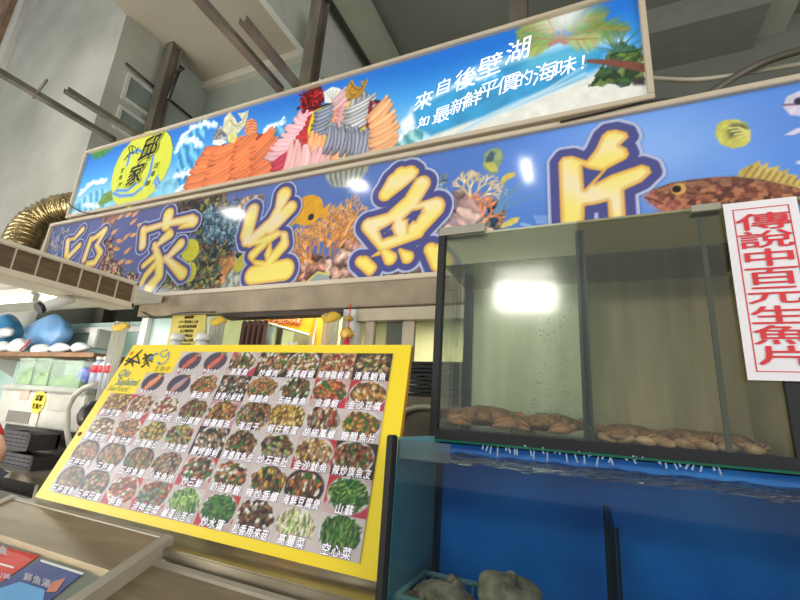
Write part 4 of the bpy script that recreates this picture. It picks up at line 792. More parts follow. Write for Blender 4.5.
def person(label, base, lean, shirt, pants, facing, headpos=None, scale=1):
    """standing figure; facing = unit vector (x, y); lean tips the trunk forward"""
    t = thing('person', label, 'person', (base[0], base[1], 0)); fx, fy = facing; lx, ly = -fy, fx; k = scale
    def P(f, l, z): return (base[0]+fx*f*k+lx*l*k, base[1]+fy*f*k+ly*l*k, z*k)
    ca, sa = math.cos(lean), math.sin(lean); hz = .93
    def U(up, f=0, l=0): return P(f*ca+up*sa, l, hz+up*ca-f*sa)
    J = [(U(0), .14), (U(.18), .13), (U(.36), .15), (U(.48), .11), (U(.56), .055), (U(.62), .055), (U(.7, .03), .085), (U(.78, .03), .08)]
    E = [(0, 1), (1, 2), (2, 3), (3, 4), (4, 5), (5, 6), (6, 7)]
    for sg in (-1, 1):
        b = len(J); J += [(U(.47, 0, sg*.17), .06), (U(.2, .03, sg*.24), .047), (U(.08, .24, sg*.2), .036), (U(.07, .32, sg*.18), .028)]; E += [(3, b), (b, b+1), (b+1, b+2), (b+2, b+3)]
        hb = b+3
        for q in range(5):
            n0 = len(J); o_ = (q-2)*.017; L = (.05, .07, .075, .07, .055)[q]
            J += [(U(.065, .37, sg*.18+o_), .0095), (U(.045, .37+L, sg*.18+o_*1.3), .008)]; E += [(hb, n0), (n0, n0+1)]
        b = len(J); J += [(P(0, sg*.1, .86), .095), (P(.03, sg*.11, .48), .06), (P(0, sg*.11, .08), .04), (P(.16, sg*.12, .04), .035)]; E += [(0, b), (b, b+1), (b+1, b+2), (b+2, b+3)]
    skin_body('body', J, E, SKIN, t)
    # clothing follows the same skeleton, a little larger
    CJ = [(U(0), .155), (U(.18), .145), (U(.36), .165), (U(.5), .12)]; CE = [(0, 1), (1, 2), (2, 3)]
    for sg in (-1, 1): b = len(CJ); CJ += [(U(.47, 0, sg*.17), .075), (U(.3, .02, sg*.22), .066)]; CE += [(3, b), (b, b+1)]
    skin_body('shirt', CJ, CE, shirt, t)
    PJ = [(U(0.02), .16)]; PE = []
    for sg in (-1, 1): b = len(PJ); PJ += [(P(0, sg*.1, .84), .11), (P(.03, sg*.11, .48), .078), (P(0, sg*.11, .12), .06)]; PE += [(0, b), (b, b+1), (b+1, b+2)]
    skin_body('trousers', PJ, PE, pants, t)
    c = Vector(U(.755, .0)); m = MB(); m.blob(c, 1, 3, .04, (.098, .098, .1), 2)
    for v in list(m.bm.verts):
        r = v.co-c; f = (r.x*fx+r.y*fy)*math.cos(lean)-r.z*math.sin(lean)*0
        if f > .035 and r.z < .035: v.co -= Vector((fx, fy, 0))*(f-.035)
    m.build('hair', HAIR, t)
    hc = Vector(U(.73, .1)); f3 = Vector((fx*ca, fy*ca, -sa)); l3 = Vector((lx, ly, 0)); u3 = Vector(U(1))-Vector(U(0)); u3.normalize()
    MB().blob(hc+f3*.015-u3*.01, .013, 2, 0, (1, 1, 1.4)).build('nose', SKIN, t)
    for sg in (-1, 1):
        MB().blob(hc-f3*.004+l3*sg*.032+u3*.015, .009, 2).build('eye', mat('eye_dark', (40, 30, 28), .3), t); MB().blob(hc-f3*.1+l3*sg*.087-u3*.005, .013, 2, 0, (.6, .8, 1.4)).build('ear', SKIN, t)
    MB().blob(hc-u3*.045+f3*.002, .016, 2, 0, (1.3, 1.3, .4)).build('mouth', mat('lip', (176, 100, 92), .5), t)
    return t
hp = at(82, 412, y=1.98)
person('dark haired person in grey shirt bending down behind the left edge of the menu board', (hp.x+.68, 1.93, 0), .62, mat('grey_shirt', (110, 108, 112), .8), mat('dark_trousers', (40, 42, 52), .8), (-.99, -.12), scale=.88)
person('person in a bright red shirt and navy trousers bending over at the left edge', (-3.86, 1.62, 0), .85, mat('red_shirt', (214, 34, 40), .75, var=.15), mat('navy_trousers', (30, 34, 54), .8), (-1, .1))
# ------------------------------------------------------------------ MENU BOARD
yawb, tilt = .0385, .3312
bo = Vector((-1.87, 1.0307, 1.11)); bn = Vector((math.sin(yawb), -math.cos(yawb), 0)); bup = Vector((0, 0, 1))*math.cos(tilt)-bn*math.sin(tilt); be = Vector((math.cos(yawb), math.sin(yawb), 0)); bN = be.cross(bup).normalized()
def onb(u, v, lift=0):
    d = CR*((u-400)/FPX)+CU*(-(v-300)/FPX)+CF; t = (bo-EYE).dot(bN)/d.dot(bN); return EYE+d*t+bN*lift
K = [onb(35, 497), onb(381, 583), onb(411.5, 345), onb(134, 345)]
def PB(s_, t_, lift=0): return K[0]*(1-s_)*(1-t_)+K[1]*s_*(1-t_)+K[2]*s_*t_+K[3]*(1-s_)*t_+bN*lift
def inv(u, v):
    p = onb(u, v); s_, t_ = .5, .5
    for _ in range(12):
        q = PB(s_, t_)-p; ds = PB(s_+1e-4, t_)-PB(s_, t_); dt = PB(s_, t_+1e-4)-PB(s_, t_); a, b, c, d, e, f = ds.dot(ds), ds.dot(dt), dt.dot(dt), q.dot(ds), q.dot(dt), 0
        a, b, c = a/1e-8, b/1e-8, c/1e-8; d, e = d/1e-4, e/1e-4; det = a*c-b*b; s_ -= (c*d-b*e)/det; t_ -= (a*e-b*d)/det
    return s_, t_
board = thing('menu_board', 'large yellow framed menu board with rows of dish photographs leaning on the freezer', 'menu board', K[0])
YF = mat('yellow_board', (234, 206, 32), .35, var=.03, scale=2); WOOD = mat('edge_wood', (176, 120, 40), .5, var=.3, scale=8)
MB().prism([PB(0, 0, -.004), PB(1, 0, -.004), PB(1, 1, -.004), PB(0, 1, -.004)], -bN*.02).build('board_frame', WOOD, board)
MB().prism([PB(0, 0, .001), PB(1, 0, .001), PB(1, 1, .001), PB(0, 1, .001)], -bN*.005).build('yellow_panel', YF, board)
for u, v in ((80, 434), (365, 474)):
    s_, t_ = inv(u, v); MB().tube([PB(s_, t_, 0), PB(s_, t_, .006)], [.009, .006], 12).build('screw', mat('rusty_screw', (110, 84, 60), .5, .5), board)
s0, t0 = inv(48.5, 492); s1, t1 = inv(396.5, 354); sb = inv(356, 561)
s1 = (s1+sb[0])/2; t0 = (t0+sb[1])/2
NC, NR = 9, 6; cw, chh = (s1-s0)/NC, (t1-t0)/NR
WPX = mat('printed_backing', (180, 168, 168), .4, var=.04)
pl = [(s0, t0), (s1, t0), (s1, t1), (s0+2*cw, t1), (s0+2*cw, t1-chh), (s0+cw, t1-chh), (s0+cw, t1-2*chh), (s0, t1-2*chh)]
MB().prism([PB(a, b, .002) for a, b in pl], -bN*.001).build('printed_sheet', WPX, board)
BR, GN, WHt, ORg, YLo, DK, RD, PK = (150, 98, 56), (62, 120, 44), (224, 214, 196), (214, 120, 60), (216, 170, 60), (60, 44, 34), (188, 52, 40), (222, 150, 130)
TN, LG, GY, CR_ = (188, 150, 104), (140, 176, 86), (150, 138, 124), (232, 206, 160)
DISH = [  # rows from the top: caption, palette, plate, background
 [('綜合生魚片', [RD, ORg, (150, 40, 50)], 's', CR_), ('特選生魚片', [RD, ORg, (160, 50, 50)], 's', CR_), ('清蒸魚', [GN, TN, WHt, DK, BR], 'w', RD), ('炒螺肉', [TN, GN, DK, ORg, WHt], 'n', DK), ('清蒸龍蝦', [CR_, ORg, GN, WHt], 'w', DK), ('味噌龍蝦湯', [ORg, (180, 40, 50), CR_, TN], 'n', TN), ('清蒸鮑魚', [GN, TN, CR_, DK, (200, 180, 110)], 'b', DK)],
 [('鮭魚生魚片', [ORg, (240, 140, 90)], 's', CR_), ('旗魚生魚片', [ORg, (130, 130, 170)], 's', CR_), ('黃金蝦', [ORg, GN, (226, 90, 50), TN], 'w', WHt), ('清燙小鮮魷', [WHt, DK, GY, (70, 50, 70)], 'n', DK), ('糖醋魚', [ORg, GN, (190, 130, 50), TN], 'w', CR_), ('五味章魚', [WHt, DK, GN, BR], 'w', WHt), ('韭爆蝦', [ORg, (230, 130, 50), GN, RD], 'w', RD), ('金沙豆腐', [(216, 150, 60), CR_, BR, (226, 180, 90)], 'w', RD)],
 [('酥炸豆腐', [YLo, (230, 190, 80), BR], 'n', RD), ('炒蟹腳', [CR_, PK, BR, TN], 'w', RD), ('鹽酥花枝', [WHt, PK, RD, CR_], 'w', WHt), ('炒山蘇蟹', [BR, TN, DK, LG], 'w', WHt), ('椒鹽龍珠', [BR, ORg, YLo, DK], 'w', (200, 150, 160)), ('海瓜子', [TN, BR, DK, GN, GY], 'n', WHt), ('蚵仔煎蛋', [YLo, (230, 200, 110), (200, 150, 50)], 'n', CR_), ('胡椒鳳螺', [GY, TN, CR_, RD, DK], 'w', WHt), ('糖醋魚片', [ORg, BR, YLo, GN, RD], 'w', WHt)],
 [('蔥爆花枝', [CR_, TN, BR], 'w', WHt), ('薑絲中卷', [TN, WHt, ORg, BR], 'w', RD), ('炒蛋蝦仁', [YLo, LG, (226, 190, 60)], 'w', WHt), ('涼拌海菜', [LG, DK, YLo, PK], 'w', WHt), ('鹽烤鮮蚵', [GY, WHt, DK, TN], 'w', DK), ('蔥爆旗魚皮', [BR, GN, DK, TN], 'w', WHt), ('炒石斑肚', [GY, DK, TN, LG], 'w', WHt), ('金沙魷魚', [TN, CR_, BR, YLo], 'w', RD), ('辣炒旗魚皮', [BR, DK, TN, GN, RD], 'w', DK)],
 [('三杯中卷', [TN, BR, ORg], 'p', WHt), ('三杯雞', [BR, ORg, GN, TN], 'p', WHt), ('三杯魚腸', [BR, ORg, GN, DK], 'p', WHt), ('沙茶魚肉', [BR, GY, DK, TN], 'w', WHt), ('炒三鮮', [RD, WHt, GN, DK, PK], 'w', RD), ('奶油鮮蝦', [ORg, PK, WHt, GN, DK], 'w', WHt), ('辣炒香螺', [BR, DK, GN, YLo], 'w', WHt), ('海鮮豆腐煲', [BR, ORg, WHt, GN, DK], 'p', WHt), ('山蘇', [GN, LG, (40, 96, 36)], 'w', RD)],
 [('三杯旗魚', [BR, DK, GN, TN], 'p', WHt), ('三杯田雞', [BR, PK, LG, DK], 'p', WHt), ('醉蝦', [PK, RD, WHt, ORg], 'w', RD), ('涼拌生菜', [LG, GY, RD, (90, 140, 110)], 'w', RD), ('鹹蛋山苦瓜', [LG, GN, (170, 200, 110)], 'w', WHt), ('炒水蓮', [GN, (40, 96, 36), (90, 140, 60)], 'w', RD), ('松香雨來菇', [DK, (70, 46, 34), WHt, BR], 'w', WHt), ('高麗菜', [CR_, (214, 214, 150), LG, WHt], 'w', WHt), ('空心菜', [GN, (50, 100, 40), (110, 150, 70)], 'w', WHt)]]
CWm, CHm = (K[1]-K[0]).length*cw, (K[3]-K[0]).length*chh
PM = print_mat('menu_print', .3, 0); PUR = mat('caption_purple', (84, 60, 110), .4, var=0); CWH = mat('caption_white', (244, 240, 244), .4, var=0)
R9 = random.Random(9)
for ri, row in enumerate(DISH):
    off = NC-len(row)
    for ci, (cap, pal, plate, bg) in enumerate(row):
        cs, ct = s0+(off+ci)*cw, t1-(ri+1)*chh
        d = Sheet(0, CWm, 0, CHm, CWm/44, (206, 176, 172) if bg == RD else (212, 200, 196) if bg in (WHt, CR_) else bg); sd = ri*17+ci*5+3
        W_, H_ = CWm, CHm; cx, cy = W_*(.5+R9.uniform(-.04, .04)), H_*(.55+R9.uniform(-.03, .03))
        d.c *= (1+.12*(fbm(d.U*30, d.V*30, 3, sd)-.5))[..., None]
        el = lambda a, b, r=0: [(cx+W_*a*math.cos(t)*math.cos(r)-H_*b*math.sin(t)*math.sin(r), cy+H_*b*math.sin(t)+W_*a*math.cos(t)*math.sin(r)*.5) for t in np.linspace(0, 2*PI, 26)[:-1]]
        if bg == RD:
            kx = R9.choice((0, W_)); d.poly([(kx, H_), (kx, H_*.2), (W_/2, H_)], (196, 54, 60)); d.poly([(W_-kx, 0), (W_-kx, H_*.4), (W_/2, 0)], (200, 60, 80))
        if plate == 'w': d.poly(el(.5, .5), (205, 198, 196)); d.poly(el(.47, .47), (232, 228, 224)); d.poly(el(.42, .42), (212, 206, 200))
        if plate == 'p': d.poly(el(.5, .52), (120, 116, 122)); d.poly(el(.47, .49), (40, 36, 40)); d.poly(el(.41, .43), (62, 50, 46))
        if plate == 'b': d.poly(el(.5, .5), (90, 88, 84)); d.poly(el(.46, .46), (50, 46, 42))
        if plate == 's':
            d.poly(el(.44, .4, .5), (78, 66, 84)); 
            for q in range(-3, 4): f = q/3.; d.line([(cx+W_*(.06*f-.16), cy-H_*.26+H_*.07*q), (cx+W_*(.16+.05*f), cy+H_*.16+H_*.05*q)], W_*.055, pal[q % len(pal)], soft=.003)
            for q in range(-3, 4): f = q/3.; d.line([(cx+W_*(.06*f-.16), cy-H_*.22+H_*.07*q), (cx+W_*(.16+.05*f), cy+H_*.19+H_*.05*q)], W_*.006, (246, 200, 170), soft=.003, a=.6)
            d.cells([(cx+W_*.05, cy+H_*.28), (cx+W_*.3, cy+H_*.26), (cx+W_*.3, cy+H_*.42), (cx+W_*.1, cy+H_*.42)], [(206, 176, 120), (120, 84, 60)], .01, sd)
        else:
            leafy = cap in ('山蘇', '炒水蓮', '空心菜', '鹹蛋山苦瓜', '高麗菜'); r_ = (.42 if plate == 'p' else .46) if plate != 'n' else .54
            d.cells(el(r_, r_*.98), [tuple(sum(c)/3*.22+q*.9 for q in c) for c in pal]+[(176, 128, 84), (120, 84, 56)][:0 if leafy else 2], CWm*(.075 if not leafy else .045), sd, edge=.75, rough=CWm*.07, elong=3.2 if leafy else R9.choice((1.2, 1.6, 1)), ang=R9.uniform(0, 3))
            if leafy:
                for q in range(26): a = R9.uniform(0, PI); c1 = (cx+W_*R9.uniform(-.25, .25), cy+H_*R9.uniform(-.25, .25)); L = W_*R9.uniform(.08, .2); f = R9.uniform(.8, 1.4); d.line([c1, (c1[0]+L*math.cos(a), c1[1]+L*math.sin(a))], W_*.011, tuple(min(255, x*f) for x in R9.choice(pal)), soft=.002)
            for q in range(5): c1 = (cx+W_*R9.uniform(-.2, .2), cy+H_*R9.uniform(-.2, .25)); d.line([c1, (c1[0]+W_*R9.uniform(-.07, .07), c1[1]+H_*.05)], W_*.018, R9.choice(pal+[GN]), soft=.003)
        d.c *= .88
        def pf(u, v, cs=cs, ct=ct):
            s_, t_ = (cs+cw*u/CWm)[:, None], (ct+chh*v/CHm)[:, None]; k_ = [np.array(q) for q in K]
            return k_[0]*(1-s_)*(1-t_)+k_[1]*s_*(1-t_)+k_[2]*s_*t_+k_[3]*(1-s_)*t_+np.array(bN)*.0035
        dp = d.mesh('dish_photo', pf, PM, board)
        n_ = len(cap); big = 1.0 if n_ <= 3 else 4.0/ n_ if n_ > 4 else 1
        sz = CHm*.30*(1.0 if plate != 's' else .55); adv = .92/ n_ if n_ > 3 else .25
        tw = min(.92*CWm, n_*sz*1.08)
        its = [(chx, CWm*.5+(i-(n_-1)/2)*tw/n_, CHm*.15, sz*.95 if n_ <= 4 else sz*.8, sz, 0, .12) for i, chx in enumerate(cap)]
        lettering('caption', its, [(.07, PUR, .0042), (.025, CWH, .0048)], lambda u, v, l, cs=cs, ct=ct: PB(cs+cw*u/CWm, ct+chh*v/CHm, l), dp)
# logo and title on the yellow
def bl(u, v, lift=.003): s_, t_ = inv(u, v); return PB(s_, t_, lift)
def bstroke(name, strokes, m, r):
    M_ = MB()
    for pts, rr in strokes:
        P = [onb(u, v, .003) for u, v in pts]
        for a, b in zip(P, P[1:]):
            dd_ = (b-a).normalized(); nn = dd_.cross(bN)*r*rr; M_.prism([a+nn, b+nn*.5, b-nn*.5, a-nn], bN*.001)
    return M_.build(name, m, board)
z1f = lambda *p: [(100+a/8, 340+b/8) for a, b in p]
bstroke('logo_brush_strokes', [(z1f((200, 205), (345, 80)), 1.2), (z1f((230, 150), (320, 190)), 1), (z1f((210, 165), (260, 180), (265, 215)), .9), (z1f((300, 120), (320, 195)), .8), (z1f((345, 155), (400, 120), (435, 125)), 1.1), (z1f((400, 125), (350, 190)), 1), (z1f((370, 150), (395, 215)), .9), (z1f((335, 220), (380, 185)), 1), (z1f((395, 160), (425, 180)), .8), (z1f((360, 115), (375, 135)), 1.2), (z1f((220, 185), (300, 170)), .8)], BLK, .0046)
bstroke('logo_flame', [(z1f((245, 120), (268, 95)), 2.2)], mat('flame_red', (220, 90, 40), .5, var=0), .0035)
BLU = mat('logo_blue', (40, 130, 200), .4, var=0)
bstroke('logo_fish_outline', [(z1f((545, 80), (500, 95), (482, 120), (500, 135), (520, 140), (555, 100), (550, 145), (530, 180), (495, 195), (462, 185)), 1), (z1f((400, 150), (440, 120), (470, 110)), 2), (z1f((405, 165), (430, 150)), 3), (z1f((470, 180), (482, 200)), 2)], BLU, .0022)
def btxt(name, body, u, v, sz, m, sh=.25, bold=.02, sx=1):
    s_, t_ = inv(u, v); W_, H_ = (K[1]-K[0]).length, (K[3]-K[0]).length
    lettering(name, [(body, s_*W_, t_*H_, sz*sx*.88, sz*.88, 0, sh)], [(bold*.3, m, .003)], lambda a, b, l: PB(a/W_, b/H_, l), board)
BL2 = mat('title_blue', (30, 120, 150), .4, var=0)
btxt('title_lettering', 'Qiu', 125, 374, .055, BL2); btxt('title_lettering', 'Sashimi', 128, 382, .052, BL2); btxt('title_lettering', 'Sea Food', 119, 388.5, .038, mat('title_olive', (120, 140, 60), .4, var=0)); btxt('logo_lettering', '生·魚·片', 162.5, 369, .03, mat('olive_ink', (150, 140, 20), .4, var=0), 0)
# ------------------------------------------------------------------ FREEZER with sloping lids
SL = .395
def FZ(y, h=0): return 1.1-SL*(1.02-y)+h
def slab(name, x0, x1, y0, y1, h0, h1, m, parent, x0b=None):
    return MB().prism([(x0, y0, FZ(y0, h0)), (x1, y0, FZ(y0, h0)), (x1, y1, FZ(y1, h0)), (x0, y1, FZ(y1, h0))], (0, 0, h1-h0)).build(name, m, parent)
fz = thing('chest_freezer', 'stainless chest freezer with sloping top under the menu board', 'freezer', (-1.2, .8, 0))
B('body', (-2.05, .3, 0), (-.5, 1.35, .72), STAIN, fz, .01)
MB().prism([(-2.05, .3, .7), (-2.05, .3, FZ(.3, -.06)), (-2.05, 1.02, FZ(1.02, -.06)), (-2.05, 1.34, 1.05), (-2.05, 1.34, .7)], (1.55, 0, 0)).build('sloping_shell', mat('shell_steel', (120, 112, 92), .35, .7, var=.2), fz)
B('rear_ledge', (-2.05, 1.0, 1.05), (-.48, 1.34, 1.085), STAIN, fz, .004)
ld = MB()
GL = mat('lid_steel', (150, 134, 104), .42, .5, var=.18, scale=4, stretch=(1, 6, 1))
slab('lid_rear_panel', -2.0, -1.19, .885, 1.02, -.02, .0, GL, fz)
slab('lid_side_rail', -1.195, -1.155, .3, 1.03, -.035, .006, mat('rail_steel', (164, 156, 138), .5, .4), fz)
slab('lid_side_rail', -2.04, -2.0, .3, 1.03, -.035, .006, mat('rail_steel', (164, 156, 138)), fz)
slab('lid_rear_rail', -2.0, -1.2, 1.018, 1.03, -.02, .004, mat('rail_steel', (164, 156, 138)), fz)
slab('lid_glass', -2.0, -1.19, .3, .885, -.03, -.02, mat('lid_glass_grey', (140, 148, 136), .12, .1, var=.15, scale=3), fz)
slab('second_lid_panel', -1.155, -.50, .3, .98, -.05, -.035, mat('lid_steel_dark', (150, 136, 108), .38, .65, var=.2, scale=4, stretch=(1, 6, 1)), fz)
slab('second_lid_rail', -1.155, -.50, .972, .985, -.05, -.026, mat('rail_steel', (164, 156, 138)), fz)
slab('second_lid_rail', -.56, -.50, .3, .95, -.05, -.015, mat('rail_steel', (164, 156, 138)), fz)
def onf(u, v, h=0):
    d = CR*((u-400)/FPX)+CU*(-(v-300)/FPX)+CF; nrm = Vector((0, -SL, 1)); p0 = Vector((0, 1.02, 1.1+h)); t = (p0-EYE).dot(nrm)/d.dot(nrm); return EYE+d*t
def card(pts, base, label, deco):
    P = [onf(u, v, -.0175) for u, v in pts]; t = thing('menu_card', label, 'card', P[0], 'printed cards on the freezer lid'); MB().prism(P, (0, 0, .0015)).build('card_sheet', base, t)
    for nm, q, m in deco:
        P2 = [onf(u, v, -.0155) for u, v in q]; MB().prism(P2, (0, 0, .0008)).build(nm, m, t)
    return t
cr_ = card(((-25, 540), (39, 556), (2, 582), (-70, 566)), mat('card_red', (206, 58, 44), .35), 'red printed card with white rules at the lower left corner', [('white_rule', ((-4, 562), (14, 567), (13, 568.5), (-5, 563.5)), WHITE)])
PF = lambda u, v, l: onf(u, v, -.0140)
lettering('card_lettering', [('魚', 3, 550.5, 9, -9, .15, 0), ('$100', 3, 576, 7, -7, .15, 0)], [(.04, CWH, 0)], PF, cr_)
cb_ = card(((41, 559.5), (84, 573), (44, 606), (-12, 590)), mat('card_navy', (50, 70, 130), .35, var=.3, scale=9), 'navy card with white handwriting and pale blue coast at the lower left', [('pale_edge', ((41, 559.5), (84, 573), (82, 575), (40, 561.5)), WHITE), ('blue_patch', ((-5, 590), (20, 582), (45, 590), (42, 605), (-8, 600)), mat('card_sky', (90, 160, 210), .4, var=.1)), ('orange_patch', ((52, 582), (66, 578), (56, 592), (46, 592)), mat('card_orange', (196, 120, 90), .4, var=.2))])
lettering('card_lettering', [('鮮', 28, 577, 9, -9, .3, 0), ('魚', 37, 580, 9, -9, .3, 0), ('湯', 46, 583, 9, -9, .3, 0)], [(.02, CWH, 0)], PF, cb_)
# ------------------------------------------------------------------ LOWER TANK
XL, XR = -.450, .62
GLS = glass('tank_glass', (246, 251, 250), .5, .04, .01); EDGE = mat('tank_black', (14, 17, 17), .6, var=.2); GREEN = mat('glass_edge_green', (20, 96, 74), .2, var=.1)
BLUE = mat('blue_backing', (42, 156, 248), .45, var=.25, scale=3.2, c2=(24, 112, 212))
Y0, Y1, ZR, ZW = 1.0, 1.33, 1.448, 1.403
lt = thing('lower_fish_tank', 'large lower fish tank with blue backing and water up to its rim', 'fish tank', (XL, Y0, .55))
B('front_glass', (XL, Y0, .6), (XR, Y0+.006, ZR-.012), GLS, lt); B('side_glass', (XL, Y0+.01, .6), (XL+.008, Y1, ZR), mat('algae_side_glass', (120, 180, 190), .2, var=.15, scale=3, alpha=.55), lt)
B('blue_back_panel', (XL+.012, Y1, .6), (XR, Y1+.012, ZR-.02), BLUE, lt); B('tank_floor', (XL, Y0, .58), (XR, Y1, .6), BLUE, lt)
m = MB(); m.box((XL-.014, Y0-.012, .55), (XL+.006, Y0+.014, ZR+.005), .003).box((XL-.013, Y0, .55), (XL-.012, Y1, .62)).box((XL-.012, Y0-.012, .55), (XR, Y0+.0, .61))
m.build('black_frame', EDGE, lt); B('rear_corner_seal', (XL+.008, Y1-.02, .6), (XL+.024, Y1-.001, ZW), mat('seal_dark_blue', (14, 36, 60), .4), lt)
B('right_panel', (XR, Y0, .6), (XR+.01, Y1, ZR), EDGE, lt)
# baffle
m = MB(); m.box((.012, Y0+.03, .62), (.018, Y0+.036, 1.315)).box((.03, Y0+.03, .62), (.036, Y0+.036, 1.315)).box((.012, Y1-.03, .62), (.018, Y1-.02, 1.315)); m.build('baffle_edges', EDGE, lt)
B('baffle_glass', (.019, Y0+.03, .62), (.029, Y1-.02, 1.312), glass('baffle_glass', (150, 190, 200), .5, .05, .1), lt)
wsm = MB(); nx_, ny_ = 90, 30; VV = []
for j in range(ny_+1):
    r_ = []
    for i in range(nx_+1):
        x = XL+.01+(XR-XL-.012)*i/nx_; y = Y0+.008+(Y1-Y0-.01)*j/ny_; r_.append(wsm.bm.verts.new((x, y, ZW+.003*math.sin(x*38+3*math.sin(y*30))*math.sin(y*46+x*7)+.002*math.sin(x*90+y*60))))
    VV.append(r_)
for j in range(ny_):
    for i in range(nx_): wsm.bm.faces.new((VV[j][i], VV[j][i+1], VV[j+1][i+1], VV[j+1][i])).smooth = True
wsm.build('water_surface', glass('water_top', (150, 196, 236), 1.0, .05, .06, wave=.5), lt)
B('water_body', (XL+.010, Y0+.007, .61), (XR-.002, Y0+.0085, ZW-.002), glass('water_tint', (232, 244, 248), .1, .1, .0), lt)
p = at(395, 441, y=Y0+.012); q = at(450, 464, y=Y0+.012); br = B('glass_bracket', (XL+.01, Y0+.008, q.z), (q.x, Y0+.014, ZR-.005), glass('bracket_glass', (190, 205, 205), .4, .1, .16), lt)
# drips of water falling from the tank above
R3 = random.Random(3); ft = MB()
for i in range(44):
    x = XL+.16+i*.0135+R3.uniform(-.006, .006)
    if x > .27: break
    L = R3.uniform(.012, .045); dx = R3.uniform(-.012, .012); ft.tube([(x, 1.292, 1.452), (x+dx*.5, 1.288, 1.452-L*.5), (x+dx, 1.285, 1.452-L)], [.002, .0014, .003], 5)
tag(ft.build('water_splash', mat('splash_white', (196, 214, 240), .2, var=.05, alpha=.75)), 'thin streams of water dripping from the upper tank into the lower one', 'water', kind='stuff')
# basket and shellfish at the bottom
bz = at(470, 600, y=1.12).z; bk = thing('plastic_basket', 'pale basket at the bottom of the lower tank', 'basket', (-.3, 1.12, bz-.1))
bx0, bx1 = at(424, 580, y=1.25).x, at(482, 590, y=1.25).x+.02; m = MB(); bt = at(440, 576, y=1.25).z
for yy in (1.06, 1.25): m.tube([(bx0, yy, bt), (bx1, yy, bt)], .007, 8)
for xx in (bx0, bx1): m.tube([(xx, 1.06, bt), (xx, 1.25, bt)], .007, 8)
for k in range(9): x = bx0+(bx1-bx0)*k/8; m.tube([(x, 1.25, bt), (x, 1.25, .6)], .003, 5).tube([(x, 1.06, bt), (x, 1.06, .6)], .003, 5)
m.build('rim', mat('basket_cream', (180, 196, 186), .5), bk)
B('basket_floor', (bx0, 1.06, .605), (bx1, 1.25, .62), mat('basket_cream', (180, 196, 186)), bk); B('filling_sponge', (bx0+.01, 1.07, .62), (bx1-.01, 1.24, bt-.05), mat('sponge_grey', (120, 120, 110), .9, bump=.4, scale=20), bk)
SHL = mat('mottled_shell', (236, 176, 136), .6, var=.45, scale=26, bump=.9, c2=(140, 104, 84))
for (c, r, sq, sd_, lb, yy) in (((445, 594), .055, (1.3, .9, .55), 4, 'grey brown mottled shellfish lying in the basket', 1.14), ((500, 592), .06, (1.15, .9, .65), 7, 'rough pinkish shellfish, biggest lump beside the basket', 1.12), ((412, 600), .03, (1, 1, .6), 9, 'small orange shellfish in the corner of the lower tank', 1.1)):
    p = at(*c, y=yy); tag(MB().blob(p, r, 4, .18, sq, sd_).blob((p.x+.02, p.y, p.z+r*.45), r*.4, 3, .25, (1, 1, .8), sd_+1).build('shellfish', SHL), lb, 'shellfish', 'shellfish in the lower tank')
p = at(500, 592, y=1.12); t = thing('stone_block', 'dark stone block under the rough shellfish in the lower tank', 'stone', (p.x, 1.14, .6)); MB().blob((p.x+.0, 1.14, (.6+p.z)/2-.01), 1, 3, .08, (.09, .09, (p.z-.6)/2), 5).build('stone', mat('wet_stone', (60, 70, 76), .6, var=.3), t)
# ------------------------------------------------------------------ UPPER TANK
UY0, UY1, UB, UT = 1.3, 1.59, 1.468, 2.105
XR2 = .42
ut = thing('upper_fish_tank', 'upper glass fish tank with crabs on its floor, standing above the blue tank', 'fish tank', (XL, UY0, UB))
B('front_glass', (XL, UY0, UB), (XR2, UY0+.008, UT), glass('upper_glass', (250, 252, 248), .75, .12, .03), ut)
B('side_glass', (XL, UY0+.01, UB), (XL+.008, UY1, UT), glass('upper_side', (248, 252, 248), .6, .03, .05), ut)
B('black_post', (XL-.012, UY0-.012, UB-.02), (XL+.012, UY0+.012, UT+.01), EDGE, ut, .002); B('rear_corner_seal', (XL+.01, UY1-.03, UB), (XL+.04, UY1-.006, UT-.05), mat('corner_seal', (30, 50, 38), .4, var=.3, scale=20), ut)
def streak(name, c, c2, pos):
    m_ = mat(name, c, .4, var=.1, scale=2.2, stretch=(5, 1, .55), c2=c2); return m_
B('back_panel_pale', (XL+.008, UY1, UB), (-.02, UY1+.01, UT), streak('pale_reflection_tone', (240, 246, 208), (206, 216, 172), 0), ut)  # pale tone imitates the hall's reflection, put into the panel colour
B('back_panel_olive', (-.02, UY1, UB), (XR2+.1, UY1+.01, UT), streak('olive_reflection_tone', (222, 204, 156), (172, 156, 110), 0), ut)  # olive tone is the darker hall reflection, painted into the backing
m = MB(); m.box((XL-.012, UY0-.014, UB-.03), (XR2+.1, UY1+.02, UB), .002); m.build('base_frame', EDGE, ut); B('base_edge', (XL-.012, UY0-.017, UB-.034), (XR2+.1, UY0-.01, UB-.028), GREEN, ut)
m = MB(); m.box((-.026, UY0+.009, UB), (-.019, UY0+.016, UT-.02)).box((-.007, UY0+.009, UB), (0.0, UY0+.016, UT-.02)).box((-.022, UY1-.012, UB), (-.006, UY1-.002, UT-.02)); m.build('divider_seals', mat('seal_green', (26, 44, 34), .4), ut)
B('divider_glass', (-.019, UY0+.012, UB), (-.007, UY1-.002, UT-.02), glass('divider_glass', (170, 200, 175), .2, .1, .02), ut)
B('right_side_panel', (XR2, UY0+.004, UB), (XR2+.012, UY1-.002, UT-.004), mat('olive_reflection_tone', (222, 204, 156)), ut); B('right_frame', (XR2-.006, UY0-.012, UB), (XR2+.05, UY0+.003, UT), EDGE, ut)
B('right_seal', (.29, UY0+.01, UB), (.302, UY0+.02, UT-.02), mat('seal_dark', (84, 88, 62), .4), ut)
